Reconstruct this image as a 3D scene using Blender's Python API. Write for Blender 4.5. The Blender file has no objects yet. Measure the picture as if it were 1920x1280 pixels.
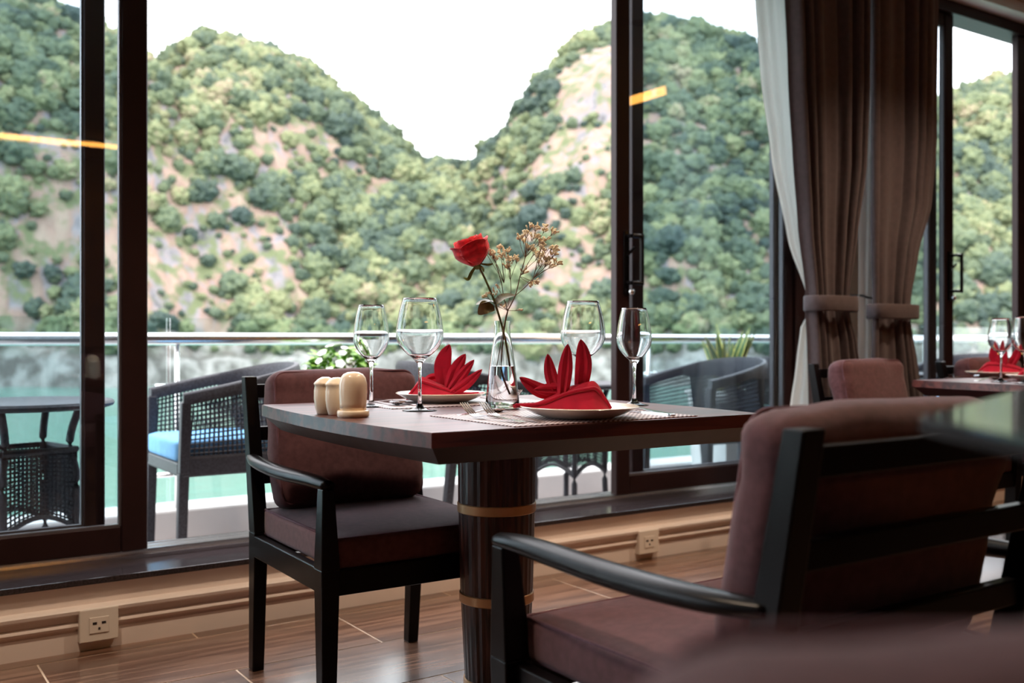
import bpy, bmesh, math, random
import numpy as np
from mathutils import Vector, Matrix, noise as mnoise

random.seed(7)
sc = bpy.context.scene
COL = sc.collection
TH = math.radians(34.0)
CT, ST = math.cos(TH), math.sin(TH)
F = 1867.0
CAMH = 0.945
HOR = 635.0

# ------------------------------------------------------------------ camera
cam_d = bpy.data.cameras.new('camera')
cam_d.lens = 35.0
cam_d.sensor_width = 36.0
cam_d.clip_start = 0.02
cam_d.clip_end = 2000
cam_d.shift_y = (640 - HOR) / 1920.0 * -1
cam_d.dof.use_dof = True
cam_d.dof.focus_distance = 2.35
cam_d.dof.aperture_fstop = 3.2
cam = bpy.data.objects.new('camera', cam_d)
COL.objects.link(cam)
cam.location = (0, 0, CAMH)
cam.rotation_euler = (math.radians(90), 0, -TH)
sc.camera = cam

# ------------------------------------------------------------------ world
world = bpy.data.worlds.new('overcast_sky')
sc.world = world
world.use_nodes = True
nt = world.node_tree
nt.nodes.clear()
wo = nt.nodes.new('ShaderNodeOutputWorld')
bg = nt.nodes.new('ShaderNodeBackground')
tc = nt.nodes.new('ShaderNodeTexCoord')
sx = nt.nodes.new('ShaderNodeSeparateXYZ')
rp = nt.nodes.new('ShaderNodeValToRGB')
nt.links.new(tc.outputs['Generated'], sx.inputs[0])
nt.links.new(sx.outputs['Z'], rp.inputs[0])
rp.color_ramp.elements[0].position = 0.0
rp.color_ramp.elements[0].color = (0.92, 0.94, 1.0, 1)
rp.color_ramp.elements[1].position = 1.0
rp.color_ramp.elements[1].color = (0.98, 0.97, 1.0, 1)
nt.links.new(rp.outputs[0], bg.inputs[0])
bg.inputs[1].default_value = 2.9
nt.links.new(bg.outputs[0], wo.inputs[0])

# soft sun through thin cloud, from behind the boat on the left
sun_d = bpy.data.lights.new('hazy_sun', 'SUN')
sun_d.energy = 1.6
sun_d.angle = math.radians(14)
sun_d.color = (1.0, 0.95, 0.86)
sun = bpy.data.objects.new('hazy_sun', sun_d)
COL.objects.link(sun)
sun.rotation_euler = (math.radians(38), 0, math.radians(-70))

# daylight portals in the two openings
def portal(x0, x1, z0, z1, y):
    d = bpy.data.lights.new('window_daylight', 'AREA')
    d.shape = 'RECTANGLE'
    d.size = x1 - x0
    d.size_y = z1 - z0
    d.cycles.is_portal = True
    o = bpy.data.objects.new('window_daylight', d)
    COL.objects.link(o)
    o.location = ((x0 + x1) / 2, y, (z0 + z1) / 2)
    o.rotation_euler = (math.radians(-90), 0, 0)

sc.view_settings.view_transform = 'Standard'
sc.view_settings.look = 'None'
sc.view_settings.gamma = 1.0
sc.view_settings.use_curve_mapping = False
sc.view_settings.exposure = 0.9
sc.cycles.use_denoising = True
sc.cycles.use_adaptive_sampling = True
sc.cycles.adaptive_threshold = 0.03
sc.cycles.max_bounces = 9
sc.cycles.diffuse_bounces = 3
sc.cycles.glossy_bounces = 4
sc.cycles.transmission_bounces = 9
sc.cycles.transparent_max_bounces = 16
sc.cycles.sample_clamp_indirect = 6.0
sc.cycles.caustics_reflective = False

# ------------------------------------------------------------------ helpers
def W(X, Z, z=0.0):
    return Vector((X * CT + Z * ST, -X * ST + Z * CT, z))

def at_y(px, y):
    """distance along the window wall of the point seen at px on the plane y"""
    u = (px - 960) / F
    Z = y / (CT - u * ST)
    return Z * (u * CT + ST)

def tag(o, label=None, cat=None, group=None, kind=None):
    if label: o['label'] = label
    if cat: o['category'] = cat
    if group: o['group'] = group
    if kind: o['kind'] = kind
    return o

def empty(name, loc=(0, 0, 0), rz=0.0):
    o = bpy.data.objects.new(name, None)
    COL.objects.link(o)
    o.location = loc
    o.rotation_euler = (0, 0, rz)
    o.empty_display_size = 0.05
    return o

def obj(name, bm, mat, parent=None, smooth=False, auto=None):
    me = bpy.data.meshes.new(name)
    bmesh.ops.recalc_face_normals(bm, faces=bm.faces[:])
    bm.to_mesh(me)
    bm.free()
    if smooth or auto is not None:
        for p in me.polygons: p.use_smooth = True
    if auto is not None:
        me.set_sharp_from_angle(angle=math.radians(auto))
    o = bpy.data.objects.new(name, me)
    COL.objects.link(o)
    if mat is not None: me.materials.append(mat)
    if parent is not None: o.parent = parent
    return o

def copy_tree(o, parent=None):
    c = o.copy()
    COL.objects.link(c)
    c.parent = parent
    for ch in o.children: copy_tree(ch, c)
    return c

def NB(): return bmesh.new()

def box(bm, x0, x1, y0, y1, z0, z1, bev=0.0, seg=2):
    t = bmesh.new() if bev else bm
    vs = [t.verts.new((x, y, z)) for x in (x0, x1) for y in (y0, y1) for z in (z0, z1)]
    for f in ((0,1,3,2),(4,6,7,5),(0,4,5,1),(2,3,7,6),(0,2,6,4),(1,5,7,3)):
        t.faces.new([vs[i] for i in f])
    if bev:
        bmesh.ops.recalc_face_normals(t, faces=t.faces[:])
        bmesh.ops.bevel(t, geom=t.edges[:], offset=bev, segments=seg, affect='EDGES', profile=0.5)
        join(bm, t)

def join(bm, t, M=None):
    m = {}
    for v in t.verts:
        m[v] = bm.verts.new(M @ v.co if M else v.co)
    for f in t.faces:
        try: bm.faces.new([m[v] for v in f.verts])
        except ValueError: pass
    t.free()

def taper(bm, p0, p1, s0, s1, bev=0.0):
    """square-section bar from p0 to p1 with (sx,sy) sections, sections horizontal"""
    t = bmesh.new()
    r = []
    for p, s in ((p0, s0), (p1, s1)):
        r.append([t.verts.new((p[0] + a * s[0] / 2, p[1] + b * s[1] / 2, p[2])) for a, b in ((-1,-1),(1,-1),(1,1),(-1,1))])
    t.faces.new(r[0][::-1]); t.faces.new(r[1])
    for i in range(4):
        t.faces.new((r[0][i], r[0][(i+1)%4], r[1][(i+1)%4], r[1][i]))
    if bev:
        bmesh.ops.recalc_face_normals(t, faces=t.faces[:])
        bmesh.ops.bevel(t, geom=t.edges[:], offset=bev, segments=2, affect='EDGES', profile=0.5)
    join(bm, t)

def sweep_loft(bm, rings, cap=True, closed=True):
    R = [[bm.verts.new(p) for p in ring] for ring in rings]
    n = len(R[0])
    for a, b in zip(R[:-1], R[1:]):
        for i in range(n if closed else n - 1):
            j = (i + 1) % n
            bm.faces.new((a[i], a[j], b[j], b[i]))
    if cap and closed:
        bm.faces.new(R[0][::-1]); bm.faces.new(R[-1])

def tube(bm, pts, rad, seg=8, flat=1.0, up=Vector((0, 0, 1))):
    pts = [Vector(p) for p in pts]
    if not hasattr(rad, '__len__'): rad = [rad] * len(pts)
    rings = []
    for i, p in enumerate(pts):
        a = pts[max(i - 1, 0)]; b = pts[min(i + 1, len(pts) - 1)]
        d = (b - a).normalized()
        s = d.cross(up)
        if s.length < 1e-3: s = d.cross(Vector((1, 0, 0)))
        s.normalize()
        n = s.cross(d).normalized()
        rings.append([p + (s * math.cos(2*math.pi*k/seg) + n * math.sin(2*math.pi*k/seg) * flat) * rad[i] for k in range(seg)])
    sweep_loft(bm, rings)

def smooth_pts(pts, n=6):
    pts = [Vector(p) for p in pts]
    out = []
    for i in range(len(pts) - 1):
        p0 = pts[max(i-1, 0)]; p1 = pts[i]; p2 = pts[i+1]; p3 = pts[min(i+2, len(pts)-1)]
        for k in range(n):
            t = k / n
            out.append(0.5 * ((2*p1) + (p2-p0)*t + (2*p0-5*p1+4*p2-p3)*t*t + (3*p1-p0-3*p2+p3)*t**3))
    out.append(pts[-1])
    return out

def lathe(bm, prof, seg=32, cx=0, cy=0, cz=0):
    rings = []
    for r, z in prof:
        if r < 1e-6:
            rings.append([bm.verts.new((cx, cy, cz + z))])
        else:
            rings.append([bm.verts.new((cx + r*math.cos(2*math.pi*k/seg), cy + r*math.sin(2*math.pi*k/seg), cz + z)) for k in range(seg)])
    for a, b in zip(rings[:-1], rings[1:]):
        for i in range(seg):
            j = (i + 1) % seg
            if len(a) == 1 and len(b) == 1: continue
            if len(a) == 1: bm.faces.new((a[0], b[i], b[j]))
            elif len(b) == 1: bm.faces.new((a[i], a[j], b[0]))
            else: bm.faces.new((a[i], a[j], b[j], b[i]))
    if len(rings[0]) > 1: bm.faces.new(rings[0][::-1])
    if len(rings[-1]) > 1: bm.faces.new(rings[-1])

def prism(bm, poly, z0, z1, inset=0.0):
    """vertical prism from a polygon; the lower face may be inset towards the centre"""
    cx = sum(p[0] for p in poly)/len(poly); cy = sum(p[1] for p in poly)/len(poly)
    def sh(p):
        d = math.hypot(p[0]-cx, p[1]-cy)
        k = (d - inset)/d
        return (cx + (p[0]-cx)*k, cy + (p[1]-cy)*k)
    sweep_loft(bm, [[(*sh(p), z0) for p in poly], [(p[0], p[1], z1) for p in poly]])

def pillow(bm, hx, hy, hz, r, puff=(0, 0, 0), seg=10, M=None, wrinkle=0.0, seed=0):
    """rounded upholstered block: half sizes, edge radius, outward puff per axis"""
    t = bmesh.new()
    bmesh.ops.create_cube(t, size=2.0)
    bmesh.ops.subdivide_edges(t, edges=t.edges[:], cuts=seg, use_grid_fill=True)
    H = (hx, hy, hz)
    for v in t.verts:
        c = list(v.co)
        # more vertices near the edges
        c = [math.copysign(abs(q) ** 0.6, q) if abs(q) < 1 else q for q in c]
        q = [c[i] * H[i] for i in range(3)]
        inn = [max(-H[i] + r, min(H[i] - r, q[i])) for i in range(3)]
        d = Vector([q[i] - inn[i] for i in range(3)])
        if d.length > 1e-9:
            ax = max(range(3), key=lambda i: abs(d[i]))
            d = d.normalized() * r
        p = Vector(inn) + d
        nx, ny, nz = p.x / hx, p.y / hy, p.z / hz
        p.x += puff[0] * nx * max(0, 1 - ny*ny) * max(0, 1 - nz*nz)
        p.y += puff[1] * ny * max(0, 1 - nx*nx) * max(0, 1 - nz*nz)
        p.z += puff[2] * nz * max(0, 1 - nx*nx) * max(0, 1 - ny*ny)
        if wrinkle:
            s = mnoise.noise(Vector((p.x*9+seed, p.y*9, p.z*16)))
            p += Vector((nx, ny, nz)) * wrinkle * s
        v.co = p
    join(bm, t, M)

# ------------------------------------------------------------------ materials
MATS = {}
def pmat(name, col, rough=0.5, metal=0.0, spec=0.5, coat=0.0, trans=0.0, ior=1.45,
         var=0.0, vscale=20.0, vcol=None, bump=0.0, bscale=200.0, sheen=0.0, stretch=None, subs=0.0):
    m = bpy.data.materials.new(name)
    m.use_nodes = True
    n = m.node_tree.nodes; l = m.node_tree.links
    b = n['Principled BSDF']
    b.inputs['Base Color'].default_value = (*col, 1)
    b.inputs['Roughness'].default_value = rough
    b.inputs['Metallic'].default_value = metal
    b.inputs['Specular IOR Level'].default_value = spec
    b.inputs['Coat Weight'].default_value = coat
    b.inputs['Coat Roughness'].default_value = 0.08
    b.inputs['Transmission Weight'].default_value = trans
    b.inputs['IOR'].default_value = ior
    b.inputs['Sheen Weight'].default_value = sheen
    if subs:
        b.inputs['Subsurface Weight'].default_value = subs
        b.inputs['Subsurface Radius'].default_value = (0.01, 0.006, 0.004)
    if var or vcol or bump:
        c = n.new('ShaderNodeTexCoord')
        mp = n.new('ShaderNodeMapping')
        if stretch: mp.inputs['Scale'].default_value = stretch
        l.new(c.outputs['Object'], mp.inputs[0])
    if var or vcol:
        t = n.new('ShaderNodeTexNoise')
        t.inputs['Scale'].default_value = vscale
        t.inputs['Detail'].default_value = 5
        l.new(mp.outputs[0], t.inputs[0])
        r = n.new('ShaderNodeValToRGB')
        c2 = vcol or tuple(min(1, q * (1 + var)) for q in col)
        c1 = col if vcol else tuple(q * (1 - var) for q in col)
        r.color_ramp.elements[0].position = 0.35; r.color_ramp.elements[0].color = (*c1, 1)
        r.color_ramp.elements[1].position = 0.65; r.color_ramp.elements[1].color = (*c2, 1)
        l.new(t.outputs[0], r.inputs[0]); l.new(r.outputs[0], b.inputs['Base Color'])
    if bump:
        t2 = n.new('ShaderNodeTexNoise'); t2.inputs['Scale'].default_value = bscale
        t2.inputs['Detail'].default_value = 3
        l.new(mp.outputs[0], t2.inputs[0])
        bp = n.new('ShaderNodeBump'); bp.inputs['Strength'].default_value = bump; bp.inputs['Distance'].default_value = 0.002
        l.new(t2.outputs[0], bp.inputs['Height']); l.new(bp.outputs[0], b.inputs['Normal'])
    MATS[name] = m
    return m

def emat(name, col, strength):
    m = bpy.data.materials.new(name); m.use_nodes = True
    n = m.node_tree.nodes; n.clear()
    e = n.new('ShaderNodeEmission'); e.inputs[0].default_value = (*col, 1); e.inputs[1].default_value = strength
    o = n.new('ShaderNodeOutputMaterial'); m.node_tree.links.new(e.outputs[0], o.inputs[0])
    return m

def pane_mat(name, tint, refl=1.0):
    """flat architectural glass: clear with a fresnel mirror"""
    m = bpy.data.materials.new(name); m.use_nodes = True
    n = m.node_tree.nodes; l = m.node_tree.links; n.clear()
    o = n.new('ShaderNodeOutputMaterial'); mx = n.new('ShaderNodeMixShader')
    tr = n.new('ShaderNodeBsdfTransparent'); tr.inputs[0].default_value = (*tint, 1)
    gl = n.new('ShaderNodeBsdfGlossy'); gl.inputs['Roughness'].default_value = 0.0
    lw = n.new('ShaderNodeLayerWeight'); lw.inputs[0].default_value = 0.5
    pw = n.new('ShaderNodeMath'); pw.operation = 'POWER'; pw.inputs[1].default_value = 5.0
    mu = n.new('ShaderNodeMath'); mu.operation = 'MULTIPLY_ADD'; mu.inputs[1].default_value = 0.96; mu.inputs[2].default_value = 0.04 * refl
    l.new(lw.outputs['Facing'], pw.inputs[0]); l.new(pw.outputs[0], mu.inputs[0]); l.new(mu.outputs[0], mx.inputs[0])
    l.new(tr.outputs[0], mx.inputs[1]); l.new(gl.outputs[0], mx.inputs[2]); l.new(mx.outputs[0], o.inputs[0])
    return m

def wood_mat(name, dark, light, axis='X', scale=26, rough=0.3, coat=0.3, stretch=14, world_seed=True):
    m = bpy.data.materials.new(name); m.use_nodes = True
    n = m.node_tree.nodes; l = m.node_tree.links
    b = n['Principled BSDF']
    b.inputs['Roughness'].default_value = rough
    b.inputs['Coat Weight'].default_value = coat
    b.inputs['Coat Roughness'].default_value = 0.22
    c = n.new('ShaderNodeTexCoord'); mp = n.new('ShaderNodeMapping')
    s = [stretch, stretch, stretch]; s['XYZ'.index(axis)] = 1.0
    mp.inputs['Scale'].default_value = s
    oi = n.new('ShaderNodeObjectInfo')
    ad = n.new('ShaderNodeVectorMath'); ad.operation = 'ADD'
    sc_ = n.new('ShaderNodeMath'); sc_.operation = 'MULTIPLY'; sc_.inputs[1].default_value = 37.0
    l.new(oi.outputs['Random'], sc_.inputs[0])
    l.new(c.outputs['Object'], mp.inputs[0]); l.new(mp.outputs[0], ad.inputs[0]); l.new(sc_.outputs[0], ad.inputs[1])
    t = n.new('ShaderNodeTexNoise'); t.inputs['Scale'].default_value = scale / 8; t.inputs['Detail'].default_value = 6
    t.inputs['Distortion'].default_value = 0.6
    l.new(ad.outputs[0], t.inputs[0])
    r = n.new('ShaderNodeValToRGB')
    r.color_ramp.elements[0].position = 0.40; r.color_ramp.elements[0].color = (*dark, 1)
    r.color_ramp.elements[1].position = 0.62; r.color_ramp.elements[1].color = (*light, 1)
    l.new(t.outputs[0], r.inputs[0]); l.new(r.outputs[0], b.inputs['Base Color'])
    bp = n.new('ShaderNodeBump'); bp.inputs['Strength'].default_value = 0.08; bp.inputs['Distance'].default_value = 0.001
    l.new(t.outputs[0], bp.inputs['Height']); l.new(bp.outputs[0], b.inputs['Normal'])
    MATS[name] = m
    return m

M_cream = pmat('cream_paint', (0.83, 0.72, 0.66), 0.55, var=0.04, vscale=3)
M_ceil = pmat('ceiling_paint', (0.60, 0.55, 0.52), 0.7, var=0.02, vscale=2)
M_tanwall = pmat('tan_wall', (0.62, 0.44, 0.31), 0.6, var=0.05, vscale=4)
M_brownwall = pmat('brown_wall_panel', (0.16, 0.09, 0.06), 0.5, var=0.15, vscale=4)
M_grout = pmat('floor_grout', (0.62, 0.46, 0.33), 0.7)
M_floor = wood_mat('wood_look_tile', (0.085, 0.040, 0.025), (0.225, 0.120, 0.076), 'X', 14, 0.22, 0.6, 20)
M_frame = pmat('dark_bronze_frame', (0.024, 0.009, 0.009), 0.45, spec=0.3, var=0.15, vscale=6)
M_framegrey = pmat('grey_gasket', (0.10, 0.09, 0.10), 0.4)
M_granite = pmat('black_granite', (0.018, 0.015, 0.016), 0.16, vcol=(0.05, 0.04, 0.045), vscale=160)
M_pane = pane_mat('window_glass', (0.895, 0.935, 0.955), 1.2)
M_rglass = pane_mat('railing_glass', (0.92, 0.975, 0.965), 1.0)
M_steel = pmat('brushed_steel', (0.80, 0.80, 0.80), 0.22, 1.0)
M_black = pmat('black_lacquer_wood', (0.004, 0.003, 0.0035), 0.30, spec=0.2, coat=0.0, var=0.2, vscale=10)
M_mauve = pmat('mauve_brown_fabric', (0.108, 0.043, 0.050), 0.8, spec=0.3, var=0.16, vscale=60, bump=0.35, bscale=900, sheen=0.16)
M_piping = pmat('mauve_piping', (0.13, 0.06, 0.075), 0.8, spec=0.3, var=0.1, vscale=90)
M_tabletop = wood_mat('rosewood_top', (0.042, 0.008, 0.007), (0.135, 0.030, 0.022), 'X', 22, 0.38, 0.15, 12)
M_column = wood_mat('rosewood_column', (0.018, 0.005, 0.004), (0.085, 0.024, 0.016), 'Z', 60, 0.34, 0.1, 8)
M_apron = pmat('table_underside', (0.026, 0.007, 0.007), 0.4, var=0.2, vscale=20)
M_gold = pmat('brass_band', (0.66, 0.38, 0.19), 0.34, 0.5, var=0.06, vscale=8)
M_ceramic = pmat('cream_ceramic', (0.92, 0.76, 0.58), 0.22, coat=0.3, var=0.03, vscale=6)
M_plate = pmat('ivory_china', (0.84, 0.76, 0.66), 0.16, coat=0.3, var=0.02, vscale=5)
M_red = pmat('red_napkin_linen', (0.45, 0.004, 0.030), 0.8, spec=0.2, var=0.12, vscale=30, bump=0.25, bscale=1400, sheen=0.2)
M_glass = pmat('clear_glass', (1, 1, 1), 0.0, trans=1.0, ior=1.45)
M_water = pmat('vase_water', (0.97, 0.99, 1.0), 0.0, trans=1.0, ior=1.33)
M_cutlery = pmat('polished_cutlery', (0.80, 0.76, 0.76), 0.12, 1.0)
M_rose = pmat('red_rose_petal', (0.75, 0.004, 0.020), 0.6, spec=0.3, var=0.25, vscale=60, sheen=0.3)
M_stem = pmat('rose_stem', (0.16, 0.10, 0.035), 0.5, vcol=(0.11, 0.13, 0.03), vscale=40)
M_sepal = pmat('green_sepal', (0.16, 0.20, 0.05), 0.5, var=0.2, vscale=60)
M_rleaf = pmat('dull_rose_leaf', (0.13, 0.12, 0.045), 0.38, vcol=(0.22, 0.17, 0.09), vscale=40)
M_dry = pmat('dried_blossom', (0.88, 0.72, 0.48), 0.8, vcol=(0.96, 0.88, 0.70), vscale=120)
M_drystem = pmat('dried_stem', (0.17, 0.10, 0.06), 0.7, var=0.3, vscale=80)
M_outlet = pmat('white_plastic', (0.78, 0.70, 0.62), 0.35)
M_slot = pmat('socket_slot', (0.02, 0.015, 0.015), 0.5)
M_curtain = pmat('taupe_curtain', (0.088, 0.060, 0.062), 0.8, var=0.10, vscale=40, bump=0.2, bscale=700, sheen=0.15)
M_wicker = pmat('dark_wicker', (0.030, 0.030, 0.040), 0.5, var=0.4, vscale=120, bump=0.5, bscale=260)
M_blue = pmat('blue_cushion', (0.16, 0.40, 0.70), 0.8, var=0.08, vscale=30, bump=0.2, bscale=600)
M_kerb = pmat('white_kerb_paint', (0.62, 0.60, 0.61), 0.4, var=0.04, vscale=5)
M_deck = pmat('balcony_deck', (0.40, 0.36, 0.36), 0.45, var=0.12, vscale=7)
M_planter = pmat('pale_planter', (0.66, 0.68, 0.68), 0.5, var=0.05, vscale=8)
M_leaf = pmat('fresh_leaf', (0.10, 0.26, 0.03), 0.45, vcol=(0.24, 0.42, 0.06), vscale=30)
M_petal = pmat('white_petal', (0.86, 0.86, 0.84), 0.5, var=0.03, vscale=30)
M_snake = pmat('snake_leaf_green', (0.06, 0.14, 0.06), 0.4, vcol=(0.14, 0.20, 0.08), vscale=50)
M_snakeedge = pmat('snake_leaf_margin', (0.62, 0.55, 0.14), 0.45, var=0.1, vscale=40)
M_soil = pmat('dark_soil', (0.05, 0.035, 0.025), 0.9, var=0.3, vscale=60)
M_lacquer = pmat('dark_counter_lacquer', (0.010, 0.006, 0.007), 0.16, coat=0.5, var=0.1, vscale=4)
M_matte = pmat('matte_black', (0.008, 0.006, 0.007), 0.7, spec=0.2, var=0.2, vscale=20)
M_led = emat('amber_led', (1.0, 0.42, 0.08), 11.0)
M_lamp = emat('downlight_glow', (1.0, 0.80, 0.50), 40.0)

def sheer_mat():
    m = bpy.data.materials.new('white_sheer'); m.use_nodes = True
    n = m.node_tree.nodes; l = m.node_tree.links; n.clear()
    o = n.new('ShaderNodeOutputMaterial')
    d = n.new('ShaderNodeBsdfDiffuse'); d.inputs[0].default_value = (0.92, 0.88, 0.84, 1)
    t = n.new('ShaderNodeBsdfTranslucent'); t.inputs[0].default_value = (0.92, 0.88, 0.84, 1)
    tc = n.new('ShaderNodeTexCoord'); ns = n.new('ShaderNodeTexNoise'); ns.inputs['Scale'].default_value = 30
    l.new(tc.outputs['Object'], ns.inputs[0])
    mp = n.new('ShaderNodeMapRange'); mp.inputs[3].default_value = 0.58; mp.inputs[4].default_value = 0.70
    l.new(ns.outputs[0], mp.inputs[0])
    x = n.new('ShaderNodeMixShader'); l.new(mp.outputs[0], x.inputs[0])
    l.new(d.outputs[0], x.inputs[1]); l.new(t.outputs[0], x.inputs[2]); l.new(x.outputs[0], o.inputs[0])
    return m
M_sheer = sheer_mat()

def placemat_mat():
    m = bpy.data.materials.new('woven_placemat'); m.use_nodes = True
    n = m.node_tree.nodes; l = m.node_tree.links
    b = n['Principled BSDF']; b.inputs['Roughness'].default_value = 0.4
    tc = n.new('ShaderNodeTexCoord')
    w1 = n.new('ShaderNodeTexChecker'); w1.inputs['Scale'].default_value = 150
    w1.inputs[1].default_value = (0.66, 0.58, 0.60, 1); w1.inputs[2].default_value = (0.13, 0.065, 0.07, 1)
    l.new(tc.outputs['Object'], w1.inputs[0])
    l.new(w1.outputs[0], b.inputs['Base Color'])
    bp = n.new('ShaderNodeBump'); bp.inputs['Strength'].default_value = 0.4; bp.inputs['Distance'].default_value = 0.001
    l.new(w1.outputs['Fac'], bp.inputs['Height']); l.new(bp.outputs[0], b.inputs['Normal'])
    return m
M_placemat = placemat_mat()

# ------------------------------------------------------------------ room shell
XL, XR, YB, YW = -4.6, 9.2, -5.2, 3.24      # room extents; YW = inner face of the window wall
ZC = 3.0
WY0, WY1 = 3.42, 3.56                         # window frame depth
def struct(name, bm, m, label, parent=None):
    o = obj(name, bm, m, parent)
    if parent is None: tag(o, label, None, None, 'structure')
    return o

bm = NB(); box(bm, XL, XR, YB, YW + 0.02, -0.12, -0.0015)
floor = struct('floor', bm, M_grout, 'brown wood-look tiled restaurant floor with pale joints')
TL, TW, TG = 0.927, 0.365, 0.006
plank_mesh = None
row = 0
y1 = 3.165 + TW
while y1 > YB:
    y0 = y1 - TW
    off = 0.474 if row % 2 == 1 else 0.474 + TL / 2
    k = math.floor((XL - off) / TL)
    x0 = off + k * TL
    while x0 < XR:
        a0, a1, b0, b1 = max(x0, XL), min(x0 + TL, XR), max(y0, YB), min(y1, YW)
        full = (a1 - a0 > TL - 1e-4) and (b1 - b0 > TW - 1e-4)
        if a1 - a0 > 0.03 and b1 - b0 > 0.03:
            if full and plank_mesh is not None:
                p = bpy.data.objects.new('plank', plank_mesh); COL.objects.link(p); p.parent = floor
            else:
                bm = NB()
                box(bm, -(a1-a0)/2 + TG/2, (a1-a0)/2 - TG/2, -(b1-b0)/2 + TG/2, (b1-b0)/2 - TG/2, -0.001, 0.0, 0.0004, 1)
                p = obj('plank', bm, M_floor, floor)
                if full: plank_mesh = p.data
            p.location = ((a0+a1)/2, (b0+b1)/2, 0)
        x0 += TL
    y1 = y0; row += 1

bm = NB(); box(bm, XL, XR, YB, WY1, ZC, ZC + 0.1)
ceiling = struct('ceiling', bm, M_ceil, 'pale plaster ceiling of the dining room')
bm = NB(); box(bm, XL - 0.12, XL, YB, WY1, 0, ZC)
struct('wall_left', bm, M_brownwall, 'brown side wall of the dining room')
bm = NB(); box(bm, XR, XR + 0.12, YB, WY1, 0, ZC)
struct('wall_right', bm, M_brownwall, 'brown far end wall of the dining room')
bm = NB(); box(bm, XL - 0.12, XR + 0.12, YB - 0.12, YB, 0, ZC)
struct('wall_back', bm, M_brownwall, 'brown wall across the room from the windows')

# window wall: apron under the sill, pillar, head
WX0, WX1 = -0.42, 4.15
VX0, VX1 = 4.74, 9.0
UX0, UX1 = -4.4, -0.72
HEAD = 2.86
bm = NB()
box(bm, XL, XR, YW, WY1, 0, 0.199)
box(bm, XL, UX0, YW, WY1, 0.199, HEAD + 0.07)
box(bm, UX1, WX0, YW, WY1, 0.199, HEAD + 0.07)
box(bm, VX1, XR, YW, WY1, 0.199, HEAD + 0.07)
box(bm, XL, XR, YW + 0.05, WY1, HEAD + 0.07, ZC)
struct('wall_front', bm, M_cream, 'cream window wall with low apron below the sill')
bm = NB(); box(bm, WX1, VX0, YW + 0.01, WY1, 0.199, HEAD + 0.07)
struct('wall_pillar', bm, M_tanwall, 'tan wall pier between the two windows behind the curtains')

def profile_x(bm, prof, x0, x1):
    """extrude a (y,z) profile along x"""
    sweep_loft(bm, [[(x0, y, z) for y, z in prof], [(x1, y, z) for y, z in prof]])
bm = NB()
yb = YW
prof = [(yb, 0), (yb-0.014, 0), (yb-0.014, 0.060), (yb-0.010, 0.063), (yb-0.010, 0.068), (yb-0.022, 0.072), (yb-0.026, 0.080), (yb-0.024, 0.087),
        (yb-0.010, 0.090), (yb-0.010, 0.108), (yb-0.018, 0.111), (yb-0.034, 0.118), (yb-0.036, 0.128), (yb-0.030, 0.133), (yb, 0.136)]
profile_x(bm, prof, XL, XR)
struct('baseboard_front', bm, M_cream, 'cream moulded baseboard running along the window wall')
bm = NB(); box(bm, XL, XR, YW - 0.022, WY0 + 0.03, 0.199, 0.218, 0.003)
struct('trim_1', bm, M_granite, 'black polished stone window ledge above the baseboard')

# ------------------------------------------------------------------ windows
def leaf(parent, x0, x1, y0, y1, z0, z1, stile_l, stile_r, rail_b, rail_t):
    bm = NB()
    e = 0.004
    box(bm, x0, x0 + stile_l, y0, y1, z0, z1, e, 1)
    box(bm, x1 - stile_r, x1, y0, y1, z0, z1, e, 1)
    box(bm, x0 + stile_l, x1 - stile_r, y0 + 0.004, y1 - 0.004, z0, z0 + rail_b, e, 1)
    box(bm, x0 + stile_l, x1 - stile_r, y0 + 0.004, y1 - 0.004, z1 - rail_t, z1, e, 1)
    o = obj('sliding_leaf', bm, M_frame, parent)
    ym = (y0 + y1) / 2
    bm = NB(); box(bm, x0 + stile_l - 0.006, x1 - stile_r + 0.006, ym - 0.004, ym + 0.004, z0 + rail_b - 0.006, z1 - rail_t + 0.006)
    g = obj('pane', bm, M_pane, o)
    bm = NB()
    gx0, gx1, gz0, gz1 = x0 + stile_l, x1 - stile_r, z0 + rail_b, z1 - rail_t
    for (a, b, c, d) in ((gx0, gx0+0.006, gz0, gz1), (gx1-0.006, gx1, gz0, gz1), (gx0+.006, gx1-.006, gz0, gz0+0.006), (gx0+.006, gx1-.006, gz1-0.006, gz1)):
        box(bm, a, b, ym - 0.012, ym + 0.012, c, d)
    obj('gasket', bm, M_framegrey, o)
    return o

def handle(parent, x, y, z, s=1):
    bm = NB()
    box(bm, x - 0.016, x + 0.016, y - 0.008, y, z - 0.16, z + 0.13, 0.003)
    for dz in (-0.105, 0.105):
        tube(bm, [(x, y, z + dz), (x, y - 0.045, z + dz)], 0.009, 8)
        tube(bm, [(x, y - 0.045, z + dz), (x + s*0.055, y - 0.048, z + dz)], 0.010, 8)
    tube(bm, [(x + s*0.055, y - 0.048, z - 0.115), (x + s*0.055, y - 0.048, z + 0.115)], 0.010, 8)
    tube(bm, [(x, y - 0.01, z + 0.02), (x + s*0.03, y - 0.03, z + 0.055)], 0.007, 8)
    obj('handle', bm, M_black, parent, auto=40)
    bm = NB()
    lathe(bm, [(0, -0.015), (0.010, -0.012), (0.015, 0), (0.010, 0.012), (0, 0.015)], 14, x + 0.012, y - 0.026, z - 0.145)
    obj('latch_knob', bm, M_steel, parent, smooth=True)

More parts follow.
